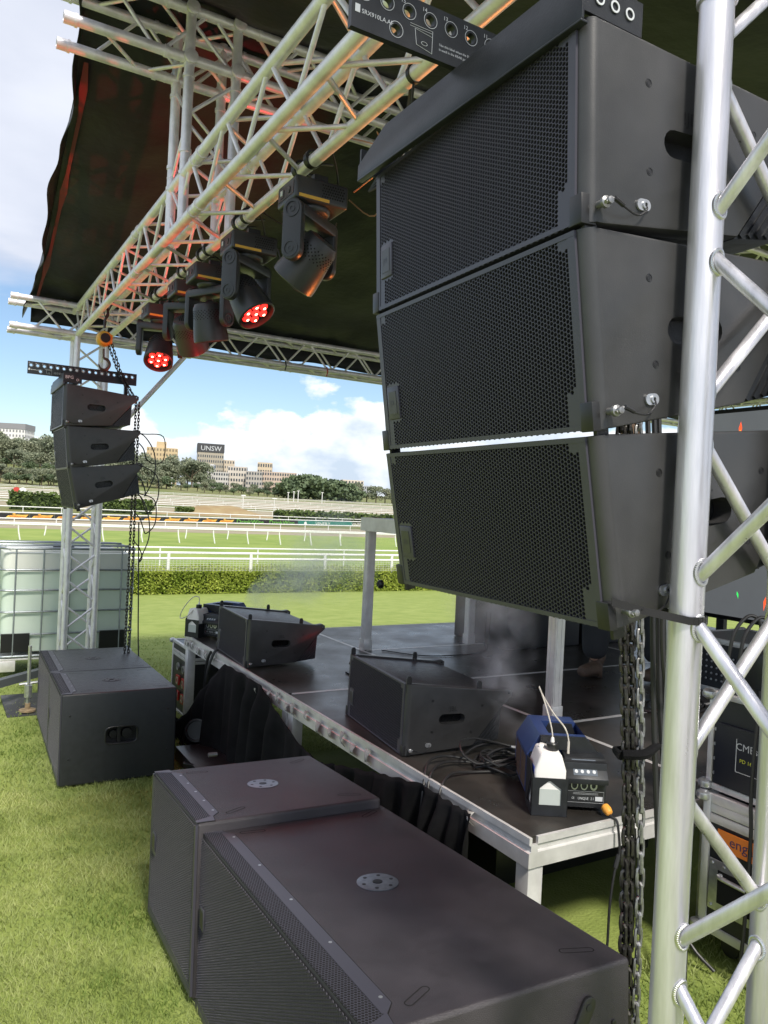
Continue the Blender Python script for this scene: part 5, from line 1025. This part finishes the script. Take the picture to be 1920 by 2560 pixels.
# ------------------------------------------------------------ caged water tank
def tank():
    c0=np.array([.535,7.80,-.02]); X=nrm((1.0,.0,0)); Y=np.array([-X[1],X[0],0]); w,d,h=1.20,1.0,1.09; z0=.06
    t=thing('caged_water_tank','white plastic water tank in a grey tubular cage with pale green water','water tank',c0)
    m=mat('milky tank plastic',(.66,.68,.62),.45,spec=.4); nt=m.node_tree; n=nt.nodes; L=nt.links; b=n['Principled BSDF']
    b.inputs['Subsurface Weight'].default_value=.25; b.inputs['Subsurface Radius'].default_value=(.1,.1,.1)
    liq=mat('pale green water in tank',(.60,.70,.61),.4,col2=(.65,.74,.66),vs=2,spec=.4)
    def rr(x0,y0,x1,y1,r,z): 
        P=[]
        for cx,cy,a0 in((x1-r,y1-r,0),(x0+r,y1-r,90),(x0+r,y0+r,180),(x1-r,y0+r,270)):
            for k in range(5): a=R_(a0+k*22.5); P.append((cx+r*math.cos(a),cy+r*math.sin(a)))
        return P
    mb=MB(); mb.prism(rr(.03,.03,w-.03,d-.03,.07,0),c0+[0,0,z0+.05],X,Y,(0,0,.93)); mb.prism(rr(.09,.09,w-.09,d-.09,.07,0),c0+[0,0,z0+.97],X,Y,(0,0,.03)); mb.build('tank',m,t,bevel=.015)
    mb=MB(); mb.prism(rr(.0265,.0265,w-.0265,d-.0265,.07,0),c0+[0,0,z0+.06],X,Y,(0,0,.74)); mb.build('liquid',liq,t)
    cg=mat('grey cage tube',(.30,.33,.36),.4,.6,var=.1,vs=20); mb=MB()
    def ringp(z,r): P=rr(0,0,w,d,.06,0); mb.path([c0+X*p[0]+Y*p[1]+np.array([0,0,z]) for p in P],r,8,closed=True)
    for z,r in((z0+.02,.013),(z0+.22,.009),(z0+.43,.009),(z0+.63,.009),(z0+.82,.009),(z0+1.02,.013)): ringp(z,r)
    for i in range(5):
        a=.13+i*(w-.26)/4
        for y in(-.004,d+.004): mb.tube(c0+X*a+Y*y+[0,0,z0+.02],c0+X*a+Y*y+[0,0,z0+1.02],.008,8)
    for i in range(5):
        a=.10+i*(d-.2)/4
        for x in(-.004,w+.004): mb.tube(c0+X*x+Y*a+[0,0,z0+.02],c0+X*x+Y*a+[0,0,z0+1.02],.008,8)
    for a in(.3,.7): mb.tube(c0+X*0+Y*d*a+[0,0,z0+1.035],c0+X*w+Y*d*a+[0,0,z0+1.035],.011,8)
    mb.build('cage',cg,t)
    mb=MB(); 
    for a in(.07,w-.27): mb=MB(); mb.prism([(a-.04,-.010),(a+.20,-.010),(a+.20,.02),(a-.04,.02)],c0+[0,0,z0+.06],X,Y,(0,0,.17)); mb.build('corner_guard',M_black,t)
    mb=MB()
    for a in(.0,.5,1.0):
        mb.prism([(a*(w-.16),-.01),(a*(w-.16)+.16,-.01),(a*(w-.16)+.16,d+.01),(a*(w-.16),d+.01)],c0+[0,0,-.06],X,Y,(0,0,.10))
    mb.prism([(0,0),(w,0),(w,d),(0,d)],c0+[0,0,.041],X,Y,(0,0,.02)); mb.build('pallet',M_alu2,t,bevel=.006)
    mb=MB(); mb.lathe(c0+X*.6+Y*.5+np.array([0,0,z0+1.0]),Z_,[(.10,0),(.10,.03),(.09,.035)],24); mb.build('lid',M_black,t)
tank()
# ------------------------------------------------------------ flight cases
def case(o,X,Y,w,d,h,label,grp,front=None,wheels=False,lidh=0,edge=.022):
    o=np.array(o,float); X=nrm(X); Y=nrm(Y); t=thing('flight_case',label,'flight case',o,grp)
    z0=.085 if wheels else 0
    mb=MB(); mb.prism([(.006,.006),(w-.006,.006),(w-.006,d-.006),(.006,d-.006)],o+[0,0,z0+.004],X,Y,(0,0,h-z0-.008)); mb.build('box',M_black if 'case panel' not in bpy.data.materials else bpy.data.materials['case panel'],t)
    mb=MB(); e=edge
    for sx in(0,w-e):
        for sy in(0,d-e): mb.prism([(sx,sy),(sx+e,sy),(sx+e,sy+e),(sx,sy+e)],o+[0,0,z0],X,Y,(0,0,h-z0))
    for z in [z0,h-e]+([h-lidh,h-lidh-e-.004] if lidh else []):
        for sy in(-.001,d-e+.001): mb.prism([(e,sy),(w-e,sy),(w-e,sy+e),(e,sy+e)],o+[0,0,z],X,Y,(0,0,e))
        for sx in(-.001,w-e+.001): mb.prism([(sx,e),(sx+e,e),(sx+e,d-e),(sx,d-e)],o+[0,0,z],X,Y,(0,0,e))
    mb.build('edge_rail',M_alu2,t,bevel=.002)
    mb=MB()
    for sx in(0,w):
        for sy in(0,d):
            for z in(z0+.012,h-.012): mb.lathe(o+X*sx+Y*sy+[0,0,z-.018],Z_,[(.012,0),(.024,.008),(.026,.018),(.024,.028),(.012,.036)],14)
    build_each(mb,'ball_corner',M_steel,t)
    if wheels:
        mb=MB()
        for sx in(.08,w-.08):
            for sy in(.08,d-.08): c=o+X*sx+Y*sy+np.array([0,0,.035]); mb.lathe(c-X*.012,X,[(.034,0),(.036,.006),(.036,.018),(.034,.024)],16); mb.prism([(-.02,-.03),(.02,-.03),(.02,.03),(-.02,.03)],c+[0,0,.034],X,Y,(0,0,.016))
        build_each(mb,'castor',M_black,t,tol=.1)
    return t
mat('case panel',(.016,.017,.022),.35,spec=.5,bump=.1,bs=300)
t=case((1.70,5.70,G(1.9,5.9)),(1,0,0),(0,1,0),.5,.50,.54,'silver edged flight case with red power sockets behind the far stage corner','flight cases on the grass',lidh=.09)
mb=MB()
for k in range(2):
    for j in range(2): mb.box((1.685,5.78+.15*k,.02+.12*j),(1.698,5.86+.15*k,.09+.12*j))
build_each(mb,'power_socket',mat('red socket',(.5,.03,.03),.4),t)
mb=MB()
for k in range(2):
    for j in range(3): mb.ring((1.694,5.82+.15*k,.06+.11*j),(-1,0,0),.018,.030,.012,16)
build_each(mb,'socket_ring',M_steel,t)
# right hand cluster: lower case, rack on it, mixer on top
LC=(2.33,.95,G(2.4,1.5)+.01)
t=case(LC,(1,0,0),(0,1,0),.62,.76,.555,'large black flight case with an orange sticker on the grass behind the near tower','flight cases on the grass',wheels=True,lidh=.06,edge=.03)
mb=MB(); mb.box((2.324,1.44,LC[2]+.385),(2.3275,1.645,LC[2]+.450)); q=mb.build('orange_sticker',mat('orange sticker',(.80,.22,.03),.5),t); mb=MB(); mb.text('engage',.048,(2.3232,1.535,LC[2]+.408),(0,-1,0),(0,0,1)); mb.build('lettering',mat('navy print',(.03,.03,.12),.6),q)
mb=MB()
mb.ring((2.3232,1.622,LC[2]+.400),(-1,0,0),.008,.014,.0006,16); mb.build('wheel_mark',bpy.data.materials['navy print'],q)
mb=MB(); mb.box((2.322,1.34,LC[2]+.175),(2.3275,1.67,LC[2]+.345)); q=mb.build('handle_plate',M_steel,t,bevel=.002)
c=MB(); c.box((2.30,1.375,LC[2]+.205),(2.36,1.635,LC[2]+.315)); cutmesh(q,c) if False else None
mb=MB(); mb.box((2.3205,1.375,LC[2]+.205),(2.3225,1.635,LC[2]+.315)); mb.build('handle_recess',M_dark,q)
mb=MB(); mb.path([(2.325,1.39,LC[2]+.30),(2.312,1.40,LC[2]+.295),(2.312,1.61,LC[2]+.295),(2.325,1.62,LC[2]+.30)],.008,10); 
for yy in np.linspace(1.352,1.658,8):
    for zz in(.189,.331): mb.lathe((2.322,yy,LC[2]+zz),(-1,0,0),[(.006,0),(.004,.004)],8)
mb.build('handle_grip',M_steel,q)
RK=(2.35,1.02,LC[2]+.565)
t=case(RK,(1,0,0),(0,1,0),.5,.70,.335,'rack case with power distribution front standing on the large case','flight cases on the grass',edge=.02)
mb=MB(); mb.box((2.338,1.06,RK[2]+.03),(2.346,1.68,RK[2]+.235)); q=mb.build('front_panel',mat('rack panel',(.012,.014,.022),.3),t)
mb=MB(); mb.text('CMEstage',.034,(2.3372,1.535,RK[2]+.165),(0,-1,0),(0,0,1)); mb.box((2.3370,1.60,RK[2]+.09),(2.3378,1.602,RK[2]+.2)); mb.box((2.3370,1.46,RK[2]+.09),(2.3378,1.602,RK[2]+.0915)); mb.text('MAIN',.022,(2.3372,1.395,RK[2]+.175),(0,-1,0),(0,0,1)); mb.prism([(0,0),(.022,0),(.011,.02)],(2.3372,1.478,RK[2]+.095),(0,-1,0),(0,0,1),(-.0004,0,0)); mb.build('printed_text',M_print,q)
mb=MB(); mb.text('PD 16',.018,(2.3372,1.565,RK[2]+.125),(0,-1,0),(0,0,1)); mb.build('yellow_text',mat('yellow print',(.6,.62,.05),.6),q)
mb=MB(); mb.box((2.325,1.33,RK[2]+.115),(2.337,1.455,RK[2]+.165)); mb.box((2.333,1.33,RK[2]+.075),(2.337,1.455,RK[2]+.11)); q2=mb.build('breaker',M_white,q); mb=MB()
for k in range(4): mb.box((2.318,1.345+k*.028,RK[2]+.132),(2.325,1.353+k*.028,RK[2]+.15))
build_each(mb,'breaker_switch',M_black,q2)
mb=MB(); 
for k in range(5): mb.lathe((2.345,1.685,RK[2]+.06+k*.05),(-1,0,0),[(.006,0),(.006,.003)],10)
build_each(mb,'rack_screw',M_steel,t)
# mixer
t=thing('audio_mixer','small black sound mixer with plugged cables on top of the rack case','mixer',(2.5,1.4,RK[2]+.335)); z=RK[2]+.34; R3=Matrix.Rotation(R_(14),3,'Z')
mb=MB(); mb.prism([(0,.03),(0,.145),(.03,.165),(.30,.115),(.30,.03)],(2.36,1.20,z),(1,0,0),(0,0,1),(0,.42,0)); mb.build('housing',M_blackm,t,bevel=.006)
mb=MB(); 
for x,y in((2.39,1.24),(2.39,1.58),(2.62,1.24),(2.62,1.58)): mb.lathe((x,y,z-.004),(0,0,1),[(.014,0),(.012,.035)],10)
build_each(mb,'rubber_foot',M_black,t)
mb=MB()
for j in range(9):
    for i in range(5): x=2.42+i*.045; y=1.24+j*.042; mb.lathe((x,y,z+.163-(x-2.39)*.18),(0,0,1),[(.007,0),(.006,.012),(.004,.013)],8)
build_each(mb,'knob',M_print,t)
mb=MB(); 
for k in range(7): mb.prism([(0,0),(.004,0),(.022,.05),(.018,.05)],(2.3585,1.30+k*.014,z+.06),(0,-1,0),(0,0,1),(-.0015,0,0))
mb.build('vent_slots',M_dark,t)
for i,(y,c,l) in enumerate(((1.585,M_red,'cable with a red collar plug standing in the mixer'),(1.545,M_steel,'cable with a silver plug standing in the mixer'))):
    q=thing('audio_cable',l,'cable',(2.42,y,z)); mb=MB(); mb.lathe((2.415,y,z+.15),(0,0,1),[(.010,0),(.011,.005),(.011,.028),(.010,.030)],14); mb.build('collar',c,q); mb=MB(); mb.lathe((2.415,y,z+.18),(0,0,1),[(.0095,0),(.009,.03),(.005,.06)],12); mb.path([(2.415,y,z+.23),(2.41,y+.01,z+.26),(2.38,y+.03,z+.265),(2.34,y+.05,z+.20),(2.33,y+.06,z+.08),(2.32,y+.07,z-.02+.05*i)],.006,8); mb.build('cord',M_rub,q)
for i,(y,l) in enumerate(((1.50,'leftmost black cable draped from the mixer down the front of both cases'),(1.455,'middle black cable draped down the front of both cases'),(1.43,'rightmost black cable draped down the front of both cases'))):
    mb=MB(); mb.path([(2.44,y-.08,z+.17),(2.38,y-.05,z+.20),(2.33,y,z+.09),(2.31,y+.015,z-.10),(2.308,y+.02,z-.30),(2.31,y+.015,z-.45),(2.305,y+.02,z-.75),(2.30,y+.03,.12)],.0065,8); solo(mb,'cable',M_rub,l,'cable')
for P,l in(([(2.30,1.72,.62),(2.27,1.74,.45),(2.22,1.72,.25),(2.1,1.7,.12)],'black cable sagging between stage corner and flight case'),([(2.32,1.73,.60),(2.30,1.74,.4),(2.26,1.70,.2),(2.28,1.6,.12)],'second black cable sagging beside the flight case'),([(2.25,1.85,.80),(2.28,1.80,.75),(2.30,1.76,.66),(2.31,1.74,.58)],'cable arching from the deck toward the cases')):
    mb=MB(); mb.path(P,.006,8); solo(mb,'cable',M_rub,l,'cable')
for i in range(5):
    mb=MB(); a=i*1.2; mb.path([(1.75+.09*math.cos(q+a)+.04*i,.95+.06*math.sin(q+a)+.06*i,.145+.012*i) for q in np.linspace(0,6.0,24)],.006,6); solo(mb,'coiled_cable',M_rub,'black cable coil lying on the grass behind the near tower','cable','cable coils on the grass behind the near tower')
mb=MB(); mb.box((1.62,.75,.13),(2.05,1.12,.143)); solo(mb,'black_mat',M_black,'black mat on the grass under the cable coils at lower right','mat',bevel=.003)
# case on the stage behind the tower
t=case((4.0,2.35,ZS+.002),(1,0,0),(0,1,0),.6,.8,.32,'low black road case with riveted metal corners on the stage','flight cases on the stage',edge=.03)
mb=MB()
for j in range(9):
    for i in range(5): mb.lathe((3.998,2.75+j*.035,ZS+.08+i*.035),(-1,0,0),[(.007,0),(.005,.005)],8)
mb.build('rivet',M_steel,t)
for i in range(3):
    mb=MB(); mb.path([(3.45+.22*math.cos(q)+.03*i,2.75+.13*math.sin(q+.4*i),ZS+.008+.01*i) for q in np.linspace(0,6.1,26)],.007,6); solo(mb,'coiled_cable',M_rub,'grey black cable ring on the stage floor behind the chains','cable','cable rings on the stage floor')
# small lamp under the far corner
t=thing('floor_lamp','small round black stage lamp lying between far subwoofer and stage','lamp',(1.5,4.95,.02)); mb=MB(); c=(1.50,4.80,.12); mb.lathe(c,(-.45,-.85,.25),[(.05,-.08),(.065,-.05),(.068,.03),(.072,.035),(.062,.036),(.058,.02),(0,.018)],24); mb.build('housing',M_black,t); mb=MB(); mb.path([(1.44,4.84,.13),(1.44,4.88,.0),(1.56,4.84,.0),(1.56,4.80,.13)],.008,6); mb.build('bracket',M_blackm,t)
mb=MB(); mb.box((1.35,4.3,-.03),(1.6,4.75,.05)); mb.path([(1.3,4.4,.06),(1.45,4.35,.02),(1.55,4.2,.03),(1.4,4.05,.0)],.01,6); solo(mb,'cable_box',M_black,'dark junction box with cables on the grass beside the far subwoofer','junction box',bevel=.004)
mb=MB(); mb.tube((1.40,4.25,.14),(1.45,4.25,.14),.012,10); solo(mb,'cable_plug',M_steel,'bright metal plug glinting beside the far subwoofer','plug')
for i in range(4):
    mb=MB(); mb.path([(1.35+.12*math.cos(q)+.05*i,3.75+.14*math.sin(q)+.05*i,-.0+.015*i) for q in np.linspace(0,5.6,22)],.0065,6); solo(mb,'coiled_cable',M_rub,'grey cable coil on the grass in front of the pleated skirt','cable','cable coils in front of the skirt')
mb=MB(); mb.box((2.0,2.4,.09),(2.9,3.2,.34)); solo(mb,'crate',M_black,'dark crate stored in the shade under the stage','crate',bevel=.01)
# ------------------------------------------------------------ person behind the table
def person():
    t=thing('person','person in dark trousers, brown boots and an orange vest standing behind the table','person',(3.85,3.35,ZS))
    fx,fy=3.75,3.40; z=ZS
    def skin(name,pts,edges,rad,m,parent,sub_=2,root=0):
        me=bpy.data.meshes.new(name); me.from_pydata([tuple(np.array(p)-np.array(t['_o'])) for p in pts],edges,[]); o=bpy.data.objects.new(name,me); C.objects.link(o); o.parent=parent
        md=o.modifiers.new('s','SKIN'); md.use_smooth_shade=True; sb=o.modifiers.new('b','SUBSURF'); sb.levels=sub_; sb.render_levels=sub_
        for i,r in enumerate(rad): me.skin_vertices[0].data[i].radius=(r,r) if not isinstance(r,tuple) else r
        me.skin_vertices[0].data[root].use_root=True; me.materials.append(m); return o
    sk=mat('skin',(.50,.30,.22),.5,spec=.4); tr=mat('dark trousers',(.028,.030,.034),.9,bump=.3,bs=40); bo=mat('brown work boot',(.10,.065,.045),.7,var=.3,vs=20); ve=mat('orange vest',(.75,.20,.02),.7); ha=mat('dark hair',(.02,.014,.01),.7)
    r=np.array([.79,-.61,0])*.17   # hip to hip direction across the view
    c=np.array([fx,fy,0]); fwd=np.array([-1,0,0.])
    hip=c+[0,0,z+.93]; H=[hip-r*.6,hip+r*.9]
    body=[hip,hip+[0,0,.25],hip+[0,0,.46],hip+[0,0,.57],hip+[-.01,0,.64],hip+[-.02,0,.74],hip+[-.02,0,.80], hip+[0,0,.50]-r*1.15,hip+[-.10,0,.25]-r*1.4,hip+[-.33,0,.12]-r*1.2, hip+[0,0,.50]+r*1.15,hip+[-.10,0,.25]+r*1.4,hip+[-.33,0,.12]+r*1.2, H[0],c-r*.85+[-.03,0,z+.50],c-r*.9+[0,0,z+.09],H[1],c+r*1.1+[-.03,0,z+.50],c+r*1.35+[0,0,z+.09]]
    ed=[(0,1),(1,2),(2,3),(3,4),(4,5),(5,6),(2,7),(7,8),(8,9),(2,10),(10,11),(11,12),(0,13),(13,14),(14,15),(0,16),(16,17),(17,18)]
    ra=[.13,.13,.145,.055,.075,.09,.06,.05,.042,.03,.05,.042,.03,.085,.055,.038,.085,.055,.038]
    b=skin('body',body,ed,ra,sk,t)
    skin('trousers',[hip,H[0],c-r*.85+[-.03,0,z+.50],c-r*.9+[0,0,z+.10],H[1],c+r*1.1+[-.03,0,z+.50],c+r*1.35+[0,0,z+.10]],[(0,1),(1,2),(2,3),(0,4),(4,5),(5,6)],[.15,.11,.092,.088,.11,.092,.088],tr,b)
    skin('vest',[hip+[0,0,.02],hip+[0,0,.25],hip+[0,0,.45],hip+[0,0,.50]-r*.9,hip+[0,0,.50]+r*.9],[(0,1),(1,2),(2,3),(2,4)],[.16,.155,.165,.07,.07],ve,b)
    for s in(-.9,1.35):
        p=c+r*s; skin('boot',[p+[.05,0,z+.055],p+[-.06,-.02,z+.05],p+[-.16,-.04,z+.042],p+[.02,0,z+.15]],[(0,1),(1,2),(0,3)],[(.05,.052),(.048,.046),(.042,.035),(.055,.055)],bo,b)
    for s in(-1.2,1.2):
        p=hip+[-.36,0,.115]+r*s; skin('hand',[p,p+[-.05,0,-.005]],[(0,1)],[(.03,.018),(.038,.014)],sk,b,1)
        for k in range(4): q=p+[-.07,(k-1.5)*.02,-.01]; skin('finger',[q,q+[-.035,0,-.008],q+[-.06,0,-.028]],[(0,1),(1,2)],[.009,.008,.007],sk,b,1)
        q=p+[-.02,.03*(1 if s<0 else -1),-.01]; skin('thumb',[q,q+[-.035,.02*(1 if s<0 else -1),-.015]],[(0,1)],[.010,.008],sk,b,1)
    hd=hip+np.array([-.02,0,.76]); mb=MB()
    V=[];F=[]
    mb.lathe(hd+[.01,0,-.02],Z_,[(.05,-.08),(.082,-.03),(.088,.02),(.085,.06),(.06,.10),(.01,.125)],20); mb.build('hair',ha,b)
    mb=MB(); mb.lathe(hd+[-.085,0,-.01],(-1,0,-.3),[(.018,0),(.014,.018),(.006,.03)],10); mb.build('nose',sk,b)
person()
# ------------------------------------------------------------ smoke plumes
def smoke(name,label,p0,p1,w0,w1,dens,scale):
    p0,p1=np.array(p0,float),np.array(p1,float); ax=p1-p0; Ln=np.linalg.norm(ax); d=ax/Ln; R=w1*1.05
    mb=MB(); mb.lathe(p0-d*.05,d,[(w0*1.2,0),((w0+w1)*.55,Ln*.5),(R,Ln+.05)],16)
    m=bpy.data.materials.new(name); m.use_nodes=True; nt=m.node_tree; n=nt.nodes; L=nt.links; n.clear()
    out=n.new('ShaderNodeOutputMaterial'); pv=n.new('ShaderNodeVolumePrincipled'); pv.inputs['Color'].default_value=(.90,.94,1,1); L.new(pv.outputs[0],out.inputs['Volume'])
    tc=n.new('ShaderNodeTexCoord'); sub_=n.new('ShaderNodeVectorMath'); sub_.operation='SUBTRACT'; 
    c0=np.concatenate(mb.v); org=np.array([c0[:,0].mean(),c0[:,1].mean(),c0[:,2].min()]); L.new(tc.outputs['Object'],sub_.inputs[0]); sub_.inputs[1].default_value=Vector(p0-org)
    def VM(op,a,b): o=n.new('ShaderNodeVectorMath'); o.operation=op; L.new(a,o.inputs[0]); (L.new(b,o.inputs[1]) if hasattr(b,'links') or hasattr(b,'is_linked') else setattr(o.inputs[1],'default_value',b)); return o
    def M(op,a,b,cl=False):
        o=n.new('ShaderNodeMath'); o.operation=op; o.use_clamp=cl
        for i,v in enumerate((a,b)):
            if isinstance(v,(int,float)): o.inputs[i].default_value=v
            else: L.new(v,o.inputs[i])
        return o.outputs[0]
    nz=n.new('ShaderNodeTexNoise'); nz.inputs['Scale'].default_value=scale; nz.inputs['Detail'].default_value=4; nz.inputs['Distortion'].default_value=.8; L.new(tc.outputs['Object'],nz.inputs['Vector'])
    wob=n.new('ShaderNodeVectorMath'); wob.operation='SCALE'; wob.inputs['Scale'].default_value=w1*.9; cen=n.new('ShaderNodeVectorMath'); cen.operation='SUBTRACT'; cen.inputs[1].default_value=(.5,.5,.5); nl=n.new('ShaderNodeTexNoise'); nl.inputs['Scale'].default_value=scale*.5; L.new(tc.outputs['Object'],nl.inputs['Vector']); L.new(nl.outputs['Color'],cen.inputs[0]); L.new(cen.outputs[0],wob.inputs[0])
    ps=n.new('ShaderNodeVectorMath'); ps.operation='ADD'; L.new(sub_.outputs[0],ps.inputs[0]); L.new(wob.outputs[0],ps.inputs[1]); pos=ps.outputs[0]
    dot=n.new('ShaderNodeVectorMath'); dot.operation='DOT_PRODUCT'; L.new(pos,dot.inputs[0]); dot.inputs[1].default_value=Vector(d); a=dot.outputs['Value']
    ln=n.new('ShaderNodeVectorMath'); ln.operation='LENGTH'; L.new(pos,ln.inputs[0]); l2=M('MULTIPLY',ln.outputs['Value'],ln.outputs['Value']); r=M('SQRT',M('MAXIMUM',M('SUBTRACT',l2,M('MULTIPLY',a,a)),0.0001),0.5)
    r=M('POWER',M('MAXIMUM',M('SUBTRACT',l2,M('MULTIPLY',a,a)),0.00001),.5)
    wd=M('ADD',w0,M('MULTIPLY',a,(w1-w0)/Ln)); f=M('SUBTRACT',1,M('DIVIDE',r,wd),True); f=M('POWER',f,1.3)
    fade=M('SUBTRACT',1.15,M('MULTIPLY',a,.95/Ln),True); nn=M('MULTIPLY',M('SUBTRACT',nz.outputs[0],.40),5,True)
    L.new(M('MULTIPLY',M('MULTIPLY',M('MULTIPLY',f,fade),nn),dens),pv.inputs['Density'])
    o=solo(mb,name,m,label,'smoke'); o['kind']='stuff'
smoke('smoke','thin pale smoke drifting up behind the near smoke machine',(2.05,2.42,.75),(2.55,3.35,1.62),.07,.42,5.5,7)
smoke('smoke','faint smoke plume blowing to the right from the far smoke machine',(2.05,5.5,.72),(4.3,8.3,1.15),.06,.75,2.4,3.5)
# ------------------------------------------------------------ orange floor lamps standing on the table behind the near speakers, aimed up at the beam
for i,(p,aim,col,en,lab) in enumerate([((2.9,3.3,1.522),(1.2,2.6,2.95),(1,.25,.06),60,'small round lamp glowing orange on the table behind the near speakers'),((2.9,4.3,1.522),(1.1,5.4,3.0),(1,.06,.04),60,'small round lamp glowing red on the table behind the near speakers'),((2.2,4.0,.602),(.75,5.0,3.6),(1,.05,.05),170,'small round lamp glowing red on the stage floor, aimed at the canopy edge')]):
    p=np.array(p); d=nrm(np.array(aim)-p); t=thing('table_lamp',lab,'lamp',p,'small coloured lamps aimed up at the truss'); c=p+[0,0,.07]
    mb=MB(); mb.lathe(c-d*.03,d,[(.03,-.03),(.045,0),(.047,.05),(.043,.052),(.040,.035),(0,.034)],20); mb.build('housing',M_black,t); mb=MB(); mb.box(p-[.05,.05,0],p+[.05,.05,.008]); mb.build('base',M_black,t)
    mb=MB(); mb.lathe(c+d*.006,d,[(.038,0),(.036,.004),(0,.005)],18); mb.build('lens',mat('lamp lens %d'%i,tuple(.6*k for k in col),.2,emit=col,es=6),t)
    l=bpy.data.lights.new('lamp_beam','SPOT'); l.energy=en; l.color=col; l.spot_size=R_(55); l.spot_blend=.7; l.shadow_soft_size=.04; lo=bpy.data.objects.new('lamp_beam',l); C.objects.link(lo); lo.location=Vector(c+d*.05); lo.rotation_euler=Vector(-d).to_track_quat('Z','Y').to_euler()
